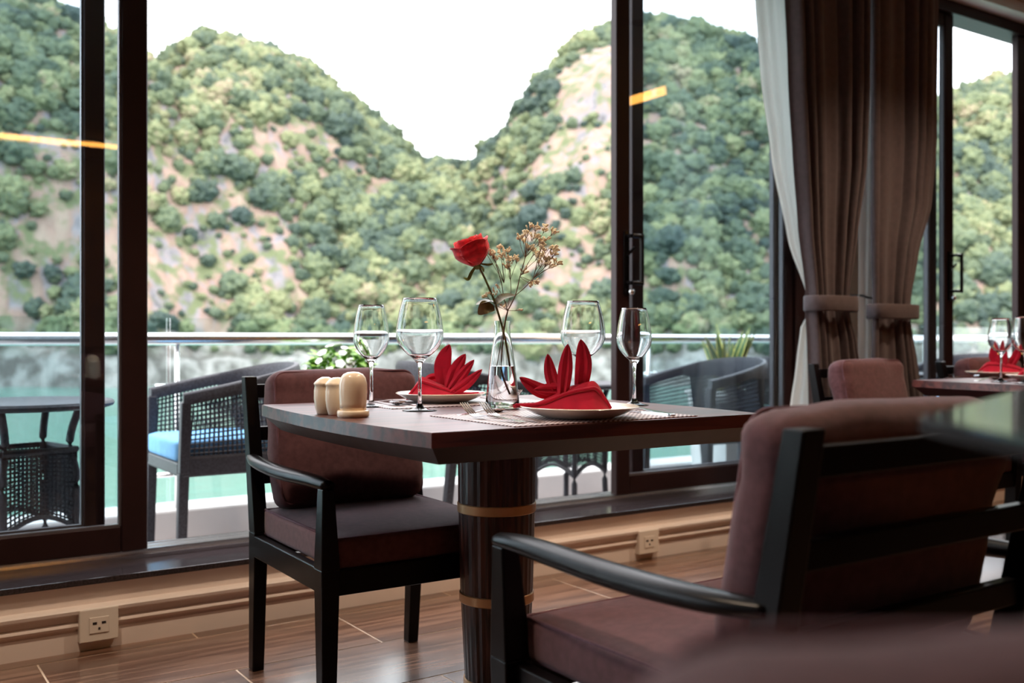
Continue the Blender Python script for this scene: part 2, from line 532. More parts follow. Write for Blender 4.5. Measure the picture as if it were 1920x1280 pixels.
ZB, ZT = 0.218, HEAD
w1 = empty('window_1', ((WX0 + WX1)/2, WY0, ZB)); tag(w1, 'wide sliding glass door window standing open behind the table', None, None, 'structure')
def win_frame(w, x0, x1):
    bm = NB()
    box(bm, x0 - 0.001, x0 + 0.055, WY0 - 0.01, WY1, ZB, ZT + 0.07, 0.003, 1)
    box(bm, x1 - 0.10, x1, WY0 - 0.01, WY1, ZB, ZT + 0.07, 0.003, 1)
    box(bm, x0 + 0.055, x1 - 0.10, WY0 - 0.02, WY1, ZT, ZT + 0.07, 0.003, 1)
    obj('outer_frame', bm, M_frame, w)
    bm = NB()
    box(bm, x0 + 0.055, x1 - 0.10, WY0 + 0.002, WY1, ZB, ZB + 0.012)
    for yy in (WY0 + 0.028, WY0 + 0.088, WY1 - 0.012): box(bm, x0 + 0.055, x1 - 0.10, yy - 0.004, yy + 0.004, ZB + 0.012, ZB + 0.026)
    obj('bottom_track', bm, M_steel, w)
win_frame(w1, WX0, WX1)
I0, I1 = WY0 + 0.006, WY0 + 0.05       # inner leaf
O0, O1 = WY0 + 0.066, WY0 + 0.112      # outer leaf
zb = ZB + 0.0265
leaf(w1, -0.36, at_y(278, WY0), I0, I1, zb, ZT, 0.07, 0.083, 0.085, 0.07)
leaf(w1, -0.37, at_y(197, O0), O0, O1, zb, ZT, 0.07, 0.066, 0.085, 0.07)
rl = leaf(w1, at_y(1158, WY0), WX1 - 0.102, I0, I1, zb, ZT, at_y(1183, WY0) - at_y(1158, WY0), 0.06, 0.085, 0.07)
handle(rl, at_y(1158, WY0) + 0.052, I0, 1.30)
leaf(w1, at_y(1186, O0), WX1 - 0.103, O0, O1, zb, ZT, 0.07, 0.06, 0.085, 0.07)
w2 = empty('window_2', ((VX0 + VX1)/2, WY0, ZB)); tag(w2, 'second sliding glass window beyond the dark curtains', None, None, 'structure')
win_frame(w2, VX0, VX1)
l2 = leaf(w2, VX0 + 0.058, at_y(1790, WY0), I0, I1, zb, ZT, 0.06, 0.085, 0.085, 0.07)
handle(l2, at_y(1790, WY0) - 0.05, I0, 1.33)
leaf(w2, VX0 + 0.058, at_y(1757, O0), O0, O1, zb, ZT, 0.06, 0.07, 0.085, 0.07)
leaf(w2, at_y(1911, WY0), VX1 - 0.102, I0, I1, zb, ZT, 0.085, 0.06, 0.085, 0.07)
leaf(w2, at_y(1918, O0), VX1 - 0.103, O0, O1, zb, ZT, 0.07, 0.06, 0.085, 0.07)
w3 = empty('added_window', ((UX0 + UX1)/2, WY0, ZB)); tag(w3, 'added unseen sliding glass window giving daylight from the left', None, None, 'structure')  # out-of-view window, added to bring more daylight onto chair and table
win_frame(w3, UX0, UX1)
leaf(w3, UX0 + 0.058, (UX0 + UX1)/2 + 0.04, I0, I1, zb, ZT, 0.07, 0.083, 0.085, 0.07)
leaf(w3, (UX0 + UX1)/2 - 0.04, UX1 - 0.103, O0, O1, zb, ZT, 0.07, 0.07, 0.085, 0.07)
for w in (w1, w2, w3):
    for ch in w.children: ch.location = -w.location
portal(WX0, WX1, ZB, ZT, WY1 + 0.02)
portal(VX0, VX1, ZB, ZT, WY1 + 0.02)
portal(UX0, UX1, ZB, ZT, WY1 + 0.02)

# ------------------------------------------------------------------ ceiling lights
def led_strip(x0, x1, y0, y1, label):
    t = empty('led_strip', ((x0+x1)/2, (y0+y1)/2, ZC - 0.001)); tag(t, label, 'light', 'amber cove lights')
    bm = NB(); box(bm, -(x1-x0)/2 - .02, (x1-x0)/2 + .02, -(y1-y0)/2 - .02, (y1-y0)/2 + .02, -0.03, 0.0)
    obj('housing', bm, M_ceil, t)
    bm = NB(); box(bm, -(x1-x0)/2, (x1-x0)/2, -(y1-y0)/2, (y1-y0)/2, -0.045, -0.03, .004, 1)
    obj('diffuser', bm, M_led, t)
led_strip(0.6, 2.75, -4.20, -4.02, 'long amber strip light on the ceiling far from the windows')
led_strip(5.47, 5.64, 0.35, 1.4, 'amber strip light on the ceiling running towards the second window')
DL = [(0.2, 1.35), (1.75, 1.35), (3.3, 1.35), (5.0, 1.35), (0.0, 2.0), (2.3, 2.0), (4.3, 2.0), (0.2, -1.4), (1.75, -1.4), (3.3, -1.4), (0.2, -3.2), (1.75, -3.2)]
for x, y in DL:
    t = empty('downlight', (x, y, ZC)); tag(t, 'small round warm downlight recessed in the ceiling', 'light', 'ceiling downlights')
    bm = NB(); lathe(bm, [(0.040, 0), (0.058, 0), (0.058, -0.006), (0.050, -0.012), (0.040, -0.012)], 24)
    obj('trim_ring', bm, M_steel, t, auto=40)
    bm = NB(); lathe(bm, [(0, -0.003), (0.039, -0.003), (0.039, -0.007), (0, -0.007)], 24)
    obj('lens', bm, M_lamp, t)
    d = bpy.data.lights.new('downlight_beam', 'SPOT'); d.energy = 72 if y > 1.9 else (12 if y > 0 else 3); d.color = (1.0, 0.77, 0.56)
    d.spot_size = math.radians(110); d.spot_blend = 0.7; d.shadow_soft_size = 0.05
    o = bpy.data.objects.new('downlight_beam', d); COL.objects.link(o); o.parent = t; o.location = (0, 0, -0.03)

# ------------------------------------------------------------------ balcony
RY = 4.86
bm = NB(); box(bm, -8, 16, WY1, 5.0, -0.15, 0.0)
struct('floor_balcony', bm, M_deck, 'grey balcony deck outside the windows')
bm = NB(); box(bm, -8, 16, 4.74, 5.0, 0.0, 0.145, 0.012)
struct('trim_2', bm, M_kerb, 'white painted kerb under the balcony railing')
rail = empty('balcony_railing', (5, RY, 0.145)); tag(rail, 'glass balcony railing with round steel handrail above a white kerb', 'railing')
def rp_(o): o.location = -rail.location; return o
bm = NB(); tube(bm, [(-8, RY - 0.07, 0.944), (16, RY - 0.07, 0.944)], 0.030, 14)
rp_(obj('handrail', bm, M_steel, rail, smooth=True))
x = -4.0
PW = 1.48
off0 = 1.30 - 6*PW
px0 = off0
while px0 < 16:
    bm = NB(); box(bm, px0 + 0.008, px0 + PW - 0.008, RY, RY + 0.012, 0.16, 1.045)
    rp_(obj('glass_panel', bm, M_rglass, rail))
    bm = NB()
    tube(bm, [(px0 + 0.02, RY - 0.07, 0.145), (px0 + 0.02, RY - 0.07, 0.925)], 0.012, 8)
    rp_(obj('post', bm, M_steel, rail, smooth=True))
    for zz in (0.30, 0.72):
        bm = NB()
        tube(bm, [(px0 - 0.07, RY - 0.03, zz), (px0 + 0.11, RY - 0.03, zz)], 0.012, 8)
        lathe(bm, [(0, -0.016), (0.016, -0.010), (0.018, 0), (0.016, 0.010), (0, 0.016)], 10, px0 + 0.11, RY - 0.03, zz)
        tube(bm, [(px0 + 0.02, RY - 0.07, zz), (px0 + 0.02, RY + 0.002, zz)], 0.008, 8)
        rp_(obj('glass_clamp', bm, M_steel, rail, smooth=True))
    px0 += PW

# ------------------------------------------------------------------ sea and hills
WATER = -3.6
m = bpy.data.materials.new('green_sea'); m.use_nodes = True
n = m.node_tree.nodes; l = m.node_tree.links; b = n['Principled BSDF']
b.inputs['Base Color'].default_value = (0.105, 0.215, 0.185, 1); b.inputs['Roughness'].default_value = 0.18
b.inputs['Specular IOR Level'].default_value = 0.35
tcn = n.new('ShaderNodeTexCoord'); ns = n.new('ShaderNodeTexNoise'); ns.inputs['Scale'].default_value = 0.9; ns.inputs['Detail'].default_value = 4
l.new(tcn.outputs['Object'], ns.inputs[0]); bp = n.new('ShaderNodeBump'); bp.inputs['Strength'].default_value = 0.5; bp.inputs['Distance'].default_value = 0.12
l.new(ns.outputs[0], bp.inputs['Height']); l.new(bp.outputs[0], b.inputs['Normal'])
bm = NB(); vs = [bm.verts.new(p) for p in ((-300, 5.2, WATER), (500, 5.2, WATER), (500, 600, WATER), (-300, 600, WATER))]; bm.faces.new(vs)
sea = obj('sea', bm, m); tag(sea, 'calm green sea water below the balcony', None, None, 'structure')

# (X, D, height above water, left, right, front, back radius, power) in a frame turned with the bay
HILLS = [(-66, 132, 50, 60, 44, 47, 60, 1.7), (-43, 150, 47.0, 50, 57, 52, 60, 1.65), (19.5, 160, 53.5, 40, 70, 62, 60, 1.6),
         (42, 165, 46, 60, 60, 66, 60, 1.7), (82, 172, 46.5, 50, 60, 72, 60, 1.8), (-14, 222, 41, 90, 90, 80, 70, 2.0),
         (-4, 150, 21, 30, 26, 45, 60, 1.7), (128, 185, 46, 60, 60, 80, 60, 1.8)]
def fbm(x, y, s, o=4, sd=0.0):
    return mnoise.fractal(Vector((x * s + sd, y * s, sd * 1.7)), 0.9, 2.1, o)
def height(x, d):
    wx = x + 5.0 * fbm(x, d, 0.045, 3, 3.1); wd = d + 6.0 * fbm(x, d, 0.05, 3, 9.4)
    h = -2.0
    for (hx, hd, hh, rl_, rr, rf, rb, p) in HILLS:
        u = (wx - hx) / (rl_ if wx < hx else rr); v = (wd - hd) / (rf if wd < hd else rb)
        t = math.sqrt(u*u + v*v)
        if t < 1.0:
            h = max(h, hh * (1 - t ** p))
    if h > 0:
        h += min(1, h / 6) * (1.3 * fbm(x, d, 0.13, 4, 1.0) + 1.6 * fbm(x, d, 0.06, 2, 5.0))
        h += 2.2 * math.exp(-h / 3.0)
    return h
GX0, GX1, GD0, GD1, GS = -120.0, 150.0, 86.0, 262.0, 1.0
nx, nd = int((GX1 - GX0)/GS) + 1, int((GD1 - GD0)/GS) + 1
HG = np.zeros((nd, nx))
for j in range(nd):
    for i in range(nx):
        HG[j, i] = height(GX0 + i*GS, GD0 + j*GS)
verts = [(GX0 + i*GS, GD0 + j*GS, WATER + HG[j, i]) for j in range(nd) for i in range(nx)]
faces = [(j*nx+i, j*nx+i+1, (j+1)*nx+i+1, (j+1)*nx+i) for j in range(nd-1) for i in range(nx-1)
         if max(HG[j, i], HG[j, i+1], HG[j+1, i], HG[j+1, i+1]) > -1.9]
me = bpy.data.meshes.new('limestone_hills'); me.from_pydata(verts, [], faces); me.update()
for p in me.polygons: p.use_smooth = True
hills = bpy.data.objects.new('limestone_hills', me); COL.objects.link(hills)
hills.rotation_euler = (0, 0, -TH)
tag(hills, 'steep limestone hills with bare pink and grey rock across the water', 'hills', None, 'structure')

m = bpy.data.materials.new('limestone_rock'); m.use_nodes = True
n = m.node_tree.nodes; l = m.node_tree.links; b = n['Principled BSDF']; b.inputs['Roughness'].default_value = 0.9
tcn = n.new('ShaderNodeTexCoord'); mp = n.new('ShaderNodeMapping'); mp.inputs['Scale'].default_value = (0.5, 0.5, 0.12)
l.new(tcn.outputs['Object'], mp.inputs[0])
n1 = n.new('ShaderNodeTexNoise'); n1.inputs['Scale'].default_value = 1.0; n1.inputs['Detail'].default_value = 6; l.new(mp.outputs[0], n1.inputs[0])
r1 = n.new('ShaderNodeValToRGB')
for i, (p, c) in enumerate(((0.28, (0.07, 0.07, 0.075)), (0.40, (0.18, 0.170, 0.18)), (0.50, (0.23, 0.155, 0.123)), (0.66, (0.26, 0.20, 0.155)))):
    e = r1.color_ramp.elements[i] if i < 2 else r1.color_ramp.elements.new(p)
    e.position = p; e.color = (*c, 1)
l.new(n1.outputs[0], r1.inputs[0])
n2 = n.new('ShaderNodeTexNoise'); n2.inputs['Scale'].default_value = 0.55; n2.inputs['Detail'].default_value = 5; l.new(tcn.outputs['Object'], n2.inputs[0])
r2 = n.new('ShaderNodeValToRGB'); r2.color_ramp.elements[0].position = 0.48; r2.color_ramp.elements[1].position = 0.6
l.new(n2.outputs[0], r2.inputs[0])
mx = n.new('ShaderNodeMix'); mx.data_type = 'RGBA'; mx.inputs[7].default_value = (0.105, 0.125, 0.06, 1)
l.new(r2.outputs[0], mx.inputs[0]); l.new(r1.outputs[0], mx.inputs[6])
# bare grey rock near the waterline
sp = n.new('ShaderNodeSeparateXYZ'); l.new(tcn.outputs['Object'], sp.inputs[0])
mr = n.new('ShaderNodeMapRange'); mr.inputs[1].default_value = WATER + 2.5; mr.inputs[2].default_value = WATER + 7.0; l.new(sp.outputs['Z'], mr.inputs[0])
n3 = n.new('ShaderNodeTexNoise'); n3.inputs['Scale'].default_value = 0.6; n3.inputs['Detail'].default_value = 7; l.new(tcn.outputs['Object'], n3.inputs[0])
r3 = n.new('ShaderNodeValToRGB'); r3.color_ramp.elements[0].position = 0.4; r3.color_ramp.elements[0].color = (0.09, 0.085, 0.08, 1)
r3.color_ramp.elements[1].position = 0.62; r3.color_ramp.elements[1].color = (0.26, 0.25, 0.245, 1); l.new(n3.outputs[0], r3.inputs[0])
mx2 = n.new('ShaderNodeMix'); mx2.data_type = 'RGBA'
l.new(mr.outputs[0], mx2.inputs[0]); l.new(r3.outputs[0], mx2.inputs[6]); l.new(mx.outputs[2], mx2.inputs[7])
l.new(mx2.outputs[2], b.inputs['Base Color'])
bp = n.new('ShaderNodeBump'); bp.inputs['Strength'].default_value = 0.9; bp.inputs['Distance'].default_value = 1.0
l.new(n1.outputs[0], bp.inputs['Height']); l.new(bp.outputs[0], b.inputs['Normal'])
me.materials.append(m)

# forest: thousands of crowns grown on the hills
m = bpy.data.materials.new('forest_foliage'); m.use_nodes = True
n = m.node_tree.nodes; l = m.node_tree.links; b = n['Principled BSDF']; b.inputs['Roughness'].default_value = 0.75
b.inputs['Specular IOR Level'].default_value = 0.2
oi = n.new('ShaderNodeObjectInfo'); r1 = n.new('ShaderNodeValToRGB')
cols = ((0.0, (0.038, 0.060, 0.054)), (0.3, (0.072, 0.100, 0.068)), (0.6, (0.122, 0.150, 0.082)), (0.85, (0.185, 0.205, 0.105)), (1.0, (0.24, 0.20, 0.135)))  # greens greyed and darkest tone lifted: distance haze put into the leaf colour
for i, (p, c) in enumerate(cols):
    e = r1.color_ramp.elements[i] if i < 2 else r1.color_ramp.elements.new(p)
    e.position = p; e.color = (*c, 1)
tcn = n.new('ShaderNodeTexCoord'); n1 = n.new('ShaderNodeTexNoise'); n1.inputs['Scale'].default_value = 3.2; n1.inputs['Detail'].default_value = 4
l.new(tcn.outputs['Object'], n1.inputs[0])
ma = n.new('ShaderNodeMath'); ma.operation = 'MULTIPLY_ADD'; ma.inputs[1].default_value = 0.9; l.new(n1.outputs[0], ma.inputs[0])
mb_ = n.new('ShaderNodeMath'); mb_.operation = 'MULTIPLY_ADD'; mb_.inputs[1].default_value = 0.75; mb_.inputs[2].default_value = -0.35; l.new(oi.outputs['Random'], mb_.inputs[0])
gp = n.new('ShaderNodeNewGeometry'); n4 = n.new('ShaderNodeTexNoise'); n4.inputs['Scale'].default_value = 0.07; n4.inputs['Detail'].default_value = 4
l.new(gp.outputs['Position'], n4.inputs[0])
mc_ = n.new('ShaderNodeMath'); mc_.operation = 'MULTIPLY_ADD'; mc_.inputs[1].default_value = 1.3; mc_.inputs[2].default_value = -0.65; l.new(n4.outputs[0], mc_.inputs[0])
md_ = n.new('ShaderNodeMath'); md_.operation = 'ADD'; l.new(mc_.outputs[0], md_.inputs[0]); l.new(mb_.outputs[0], md_.inputs[1])
l.new(md_.outputs[0], ma.inputs[2]); l.new(ma.outputs[0], r1.inputs[0]); l.new(r1.outputs[0], b.inputs['Base Color'])
M_forest = m
crown_col = bpy.data.collections.new('tree_crowns')
for k in range(4):
    bm = NB(); bmesh.ops.create_icosphere(bm, subdivisions=4, radius=1.0)
    for v in bm.verts:
        q = v.co.copy()
        r = 1.0 + 0.42 * mnoise.noise(q * 1.7 + Vector((k*7.3, 0, 0))) + 0.36 * mnoise.noise(q * 4.2 + Vector((0, k*5.1, 0))) + 0.26 * mnoise.noise(q * 10.0 + Vector((0, 0, k*3.0)))
        v.co = Vector((q.x * r, q.y * r, (q.z * r * (0.8 if k % 2 else 0.95)) + 0.25))
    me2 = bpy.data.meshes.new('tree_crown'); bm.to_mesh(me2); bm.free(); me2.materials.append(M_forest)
    for p in me2.polygons: p.use_smooth = True
    o = bpy.data.objects.new('tree_crown', me2); crown_col.objects.link(o)

ROCKS = [(-33, 13, 8.5, 9.0, 1.0), (-44, 24, 5, 6, 0.6), (-27, 31, 3.5, 6.0, 0.9), (8.5, 33, 5.0, 17.0, 0.9), (13, 40, 7, 12, 0.7), (3, 15, 5, 5, 0.5), (-64, 13, 9, 9, 0.8), (-53, 9, 8, 6, 0.8), (34, 20, 6, 7, 0.6), (14, 12, 8, 5, 0.5), (24, 30, 4, 6, 0.5)]
def hz(x, d):
    fi, fj = (x - GX0)/GS, (d - GD0)/GS
    i, j = int(fi), int(fj); a, c = fi - i, fj - j
    return (HG[j, i]*(1-a) + HG[j, i+1]*a)*(1-c) + (HG[j+1, i]*(1-a) + HG[j+1, i+1]*a)*c
rng = random.Random(11)
pts, scl = [], []
tries = 0
while len(pts) < 32000 and tries < 380000:
    tries += 1
    x = rng.uniform(-105, 140); d = rng.uniform(88, 245)
    if abs(x) / d > 0.62: continue
    h = hz(x, d)
    if h < 3.2: continue
    # skip what lies well behind the crests
    if hz(x, min(d + 1.5, GD1 - 2)) < h - 0.2 and hz(x, max(d - 1.5, GD0)) > h + 0.6: continue
    slope = abs(hz(x, min(d+1, GD1-2)) - h)
    dens = 1.0
    for (rx, rz, sx_, sz_, st) in ROCKS:
        dens -= 0.92 * st * math.exp(-((x-rx)/sx_)**2 - ((h-rz)/sz_)**2)
    dens += 0.75 * fbm(x, d + h, 0.12, 3, 21.0)
    if h < 6: dens -= 0.5 * (6 - h) / 3
    if rng.random() > dens: continue
    pts.append((x, d, WATER + h + 0.1))
    s = rng.uniform(0.35, 0.75) if rng.random() < 0.72 else rng.uniform(0.7, 1.7)
    if dens < 0.5: s *= 0.66
    scl.append(s)
fm = bpy.data.meshes.new('hillside_forest'); fm.from_pydata(pts, [], []); fm.update()
at_ = fm.attributes.new('crown_size', 'FLOAT', 'POINT'); at_.data.foreach_set('value', scl)
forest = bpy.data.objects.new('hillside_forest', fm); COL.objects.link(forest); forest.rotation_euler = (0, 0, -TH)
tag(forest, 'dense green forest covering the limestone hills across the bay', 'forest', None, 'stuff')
ng = bpy.data.node_groups.new('grow_forest', 'GeometryNodeTree')
ng.interface.new_socket('Geometry', in_out='INPUT', socket_type='NodeSocketGeometry')
ng.interface.new_socket('Geometry', in_out='OUTPUT', socket_type='NodeSocketGeometry')
gi = ng.nodes.new('NodeGroupInput'); go = ng.nodes.new('NodeGroupOutput')
ip = ng.nodes.new('GeometryNodeInstanceOnPoints'); ci = ng.nodes.new('GeometryNodeCollectionInfo')
ci.inputs['Collection'].default_value = crown_col; ci.inputs['Separate Children'].default_value = True; ci.inputs['Reset Children'].default_value = True
rv = ng.nodes.new('FunctionNodeRandomValue'); rv.data_type = 'FLOAT_VECTOR'
rv.inputs[0].default_value = (-0.3, -0.3, 0); rv.inputs[1].default_value = (0.3, 0.3, 6.28)
na = ng.nodes.new('GeometryNodeInputNamedAttribute'); na.data_type = 'FLOAT'; na.inputs[0].default_value = 'crown_size'
ip.inputs['Pick Instance'].default_value = True
ng.links.new(gi.outputs[0], ip.inputs['Points']); ng.links.new(ci.outputs[0], ip.inputs['Instance'])
ng.links.new(rv.outputs[0], ip.inputs['Rotation']); ng.links.new(na.outputs[0], ip.inputs['Scale'])
ng.links.new(ip.outputs[0], go.inputs[0])
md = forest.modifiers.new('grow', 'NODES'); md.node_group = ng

# ------------------------------------------------------------------ dining table
def boat_outline(hx_end, hx_mid, hy, n=14):
    pts = []
    for i in range(n + 1):
        t = -1 + 2*i/n
        pts.append((hx_end + (hx_mid - hx_end)*(1 - t*t), t*hy))
    return pts + [(-x, y) for x, y in pts[::-1]]

TZ = 0.77
def dining_table(name, cx, cy, hx_end, hx_mid, hy, label, bands=True):
    t = empty(name, (cx, cy, 0)); tag(t, label, 'table', 'dining tables')
    out = boat_outline(hx_end, hx_mid, hy)
    bm = NB(); prism(bm, out, TZ - 0.029, TZ, 0.0)
    bmesh.ops.bevel(bm, geom=[e for e in bm.edges if all(v.co.z > TZ - 1e-4 for v in e.verts)], offset=0.002, segments=2, affect='EDGES')
    obj('tabletop', bm, M_tabletop, t)
    bm = NB(); sh = boat_outline(hx_end - 0.004, hx_mid - 0.004, hy - 0.004)
    prism(bm, sh, TZ - 0.066, TZ - 0.0295, 0.05)
    obj('apron', bm, M_apron, t)
    bm = NB(); lathe(bm, [(0.092, 0.53), (0.096, 0.54), (0.097, 0.704), (0, 0.704)][::-1] + [(0, 0.53)], 40)
    col = []
    for r, z0, z1, r2 in ((0.0965, 0.540, 0.7035, 0.0975), (0.091, 0.318, 0.516, 0.0955), (0.080, 0.105, 0.294, 0.0895)):
        col.append((r, z0, z1, r2))
    bm.free(); bm = NB()
    for r, z0, z1, r2 in col:
        # fluted veneer drum
        rings = []
        for z, rr in ((z0, r), (z1, r2)):
            rings.append([((rr - 0.0012*(k % 2)) * math.cos(2*math.pi*k/64), (rr - 0.0012*(k % 2)) * math.sin(2*math.pi*k/64), z) for k in range(64)])
        sweep_loft(bm, rings)
    obj('column', bm, M_column, t)
    for z0, z1, r in ((0.516, 0.540, 0.0985), (0.294, 0.318, 0.0935), (0.078, 0.105, 0.083)):
        bm = NB(); lathe(bm, [(0, z0), (r - .002, z0), (r, z0 + .002), (r, z1 - .002), (r - .002, z1), (0, z1)], 48)
        obj('brass_band', bm, M_gold, t, auto=35)
    bm = NB(); lathe(bm, [(0, 0), (0.20, 0), (0.20, 0.012), (0.10, 0.022), (0.082, 0.03), (0.080, 0.078), (0, 0.078)], 48)
    obj('base', bm, M_apron, t, auto=35)
    return t
TX, TY = 1.36, 2.085
dt = dining_table('dining_table', TX, TY, 0.440, 0.474, 0.475, 'dark red wood pedestal table with the rose vase, brass bands round its column')
dt.rotation_euler.z = math.radians(-1.1)
T2X, T2Y = 4.62, 2.08
dining_table('dining_table', T2X, T2Y, 0.84, 0.90, 0.48, 'second dark wood table at the right edge near the far window')

# ------------------------------------------------------------------ dining chairs
def dining_chair(label):
    t = empty('dining_chair'); tag(t, label, 'chair', 'mauve upholstered dining armchairs')
    for s in (-1, 1):
        bm = NB(); taper(bm, (s*0.262, -0.262, 0), (s*0.264, -0.270, 0.40), (0.034, 0.034), (0.048, 0.05), 0.003)
        taper(bm, (s*0.264, -0.270, 0.399), (s*0.270, -0.278, 0.590), (0.048, 0.05), (0.030, 0.034), 0.003)
        obj('front_leg', bm, M_black, t)
        bm = NB(); taper(bm, (s*0.247, 0.290, 0), (s*0.250, 0.262, 0.40), (0.034, 0.036), (0.040, 0.052), 0.003)
        taper(bm, (s*0.250, 0.262, 0.399), (s*0.250, 0.345, 0.836), (0.040, 0.052), (0.036, 0.034), 0.003)
        obj('rear_leg', bm, M_black, t)
        bm = NB()
        pts = smooth_pts([(s*0.270, -0.292, 0.598), (s*0.271, -0.20, 0.600), (s*0.272, 0.02, 0.595), (s*0.270, 0.20, 0.600), (s*0.256, 0.30, 0.606)], 6)
        k = len(pts)
        tube(bm, pts, [0.017 + 0.008*math.sin(math.pi*i/(k-1)) for i in range(k)], 12, 0.72)
        obj('armrest', bm, M_black, t, smooth=True)
        bm = NB(); box(bm, s*0.258 - 0.012, s*0.258 + 0.012, -0.25, 0.245, 0.332, 0.392, 0.003)
        obj('side_rail', bm, M_black, t)
    bm = NB(); box(bm, -0.242, 0.242, -0.284, -0.258, 0.332, 0.392, 0.003); obj('front_rail', bm, M_black, t)
    bm = NB(); box(bm, -0.232, 0.232, 0.245, 0.270, 0.332, 0.392, 0.003); obj('rear_rail', bm, M_black, t)
    for z in (0.793, 0.672, 0.550):
        y = 0.262 + (z - 0.40)/0.436*0.083
        bm = NB(); box(bm, -0.232, 0.232, y - 0.010, y + 0.012, z - 0.020, z + 0.020, 0.003); obj('back_slat', bm, M_black, t)
    bm = NB(); pillow(bm, 0.246, 0.258, 0.037, 0.012, (0.002, 0.004, 0.016), 14, Matrix.Translation((0, -0.018, 0.4295)), 0.002)
    c = obj('seat_cushion', bm, M_mauve, t, smooth=True)
    bm = NB()
    for z in (0.4635, 0.397):
        tube(bm, [(x, y, z) for x, y in ((-0.240, -0.268), (0.240, -0.268), (0.240, 0.234), (-0.240, 0.234), (-0.240, -0.268))], 0.004, 6)
    obj('piping', bm, M_piping, c, smooth=True)
    tilt = Matrix.Rotation(-math.atan2(0.083, 0.436), 4, 'X')
    Mx = Matrix.Translation((0, 0.225, 0.660)) @ tilt
    bm = NB(); pillow(bm, 0.228, 0.052, 0.195, 0.042, (0.004, 0.018, 0.006), 16, Mx, 0.007, 3.0)
    c = obj('back_cushion', bm, M_mauve, t, smooth=True)
    bm = NB()
    for yy in (-0.036,):
        loop = []
        for cx_, cz_, a0 in ((0.186, 0.153, 0), (-0.186, 0.153, 90), (-0.186, -0.153, 180), (0.186, -0.153, 270)):
            loop += [(cx_ + 0.033*math.cos(math.radians(a0 + k*15)), yy, cz_ + 0.033*math.sin(math.radians(a0 + k*15))) for k in range(7)]
        loop.append(loop[0])
        tube(bm, [Mx @ Vector(p) for p in loop], 0.0035, 6)
    obj('piping', bm, M_piping, c, smooth=True)
    return t
ch1 = dining_chair('mauve armchair tucked under the rose table on its window side')
ch1.location = (1.228, 2.475, 0); ch1.rotation_euler = (0, 0, math.radians(-1.0))
def chair(x, y, rz, label):
    c = copy_tree(ch1); c.location = (x, y, 0); c.rotation_euler = (0, 0, rz); c['label'] = label
    return c
nc = chair(1.262, 1.150, math.pi, 'large mauve armchair seen from behind at the near side of the rose table')
p = W((1546 - 960)/F*4.32, 4.32)
chair(p.x + 0.245, p.y - 0.29, math.radians(2), 'mauve armchair in front of the curtains, left of the second table')
p = W((1784 - 960)/F*4.75, 4.75)
chair(p.x + 0.245, p.y - 0.29, 0, 'mostly hidden armchair behind the red napkin on the far table')
nc.scale = (1.16, 1, 1)
# blurred chair next to the camera, only the top of its back cushion in view
p = W(0.262, 0.545)
chair(p.x, p.y, math.pi - TH, 'out of focus mauve chair cushion filling the bottom right corner')

# ------------------------------------------------------------------ foreground counter
poly = [(0.262, 0.46), (0.262, 0.64), (0.55, 1.05), (1.4, 1.05), (1.4, 0.46)]
poly = [(W(a, b).x, W(a, b).y) for a, b in poly]
ctr = W(1.0, 0.78)
t = empty('high_table', (ctr.x, ctr.y, 0)); tag(t, 'blurred dark glossy high table at the right edge of the foreground', 'table')
bm = NB(); prism(bm, poly[::-1], 0.892, 0.895); o = obj('lacquer_top', bm, M_lacquer, t); o.location = -t.location
bm = NB(); prism(bm, poly[::-1], 0.884, 0.892); o = obj('edge_band', bm, M_matte, t); o.location = -t.location
bm = NB(); lathe(bm, [(0, 0.02), (0.06, 0.02), (0.045, 0.05), (0.04, 0.80), (0.09, 0.884), (0, 0.884)], 32); obj('pedestal', bm, M_matte, t, auto=40)
bm = NB(); lathe(bm, [(0, 0), (0.24, 0), (0.24, 0.012), (0.2, 0.02), (0, 0.02)], 40); obj('base', bm, M_matte, t, auto=40)

# ------------------------------------------------------------------ tableware
def wine_glass(h, rb, label, x, y, group='wine glasses on the rose table'):
    """stemmed glass: h total height, rb widest bowl radius"""
    foot = 0.042 if rb > 0.05 else 0.038
    bowl0 = h * 0.44
    bh = h - bowl0
    pr = [(0, 0), (foot, 0), (foot, 0.0015), (foot*0.6, 0.004), (0.010, 0.009), (0.0055, 0.02), (0.0042, 0.05), (0.0042, bowl0 - 0.02), (0.0065, bowl0 - 0.006)]
    outer = []
    for i in range(1, 19):
        t = i / 18
        if t < 0.42: r = rb * math.sin(math.pi/2 * (t/0.42)) ** 0.72
        else: r = rb * (1 - 0.30 * ((t - 0.42)/0.58) ** 1.7)
        outer.append((max(r, 0.008), bowl0 + bh * t))
    th = 0.0013
    inner = [(max(r - th, 0.001), z if i == len(outer)-1 else z + 0.0012) for i, (r, z) in enumerate(outer)][::-1]
    inner = [q for q in inner if q[1] > bowl0 + bh*0.03]
    prof = pr + outer + inner + [(0, bowl0 + 0.010)]
    t = empty('wine_glass', (x, y, TZ)); tag(t, label, 'glass', group)
    bm = NB(); lathe(bm, prof, 40)
    o = obj('glass_body', bm, M_glass, t, smooth=True)
    return t
p = W((696 - 960)/F*2.56, 2.56); wine_glass(0.262, 0.046, 'smaller wine glass behind the cream shakers', p.x, p.y)
p = W((787 - 960)/F*2.42, 2.42); wine_glass(0.274, 0.058, 'large wine glass in front of the left folded napkin', p.x, p.y)
p = W((1093 - 960)/F*2.56, 2.56); wine_glass(0.272, 0.058, 'large wine glass behind the right folded napkin', p.x, p.y)
p = W((1189 - 960)/F*2.62, 2.62); wine_glass(0.256, 0.046, 'smaller wine glass standing before the door handle stile', p.x, p.y)
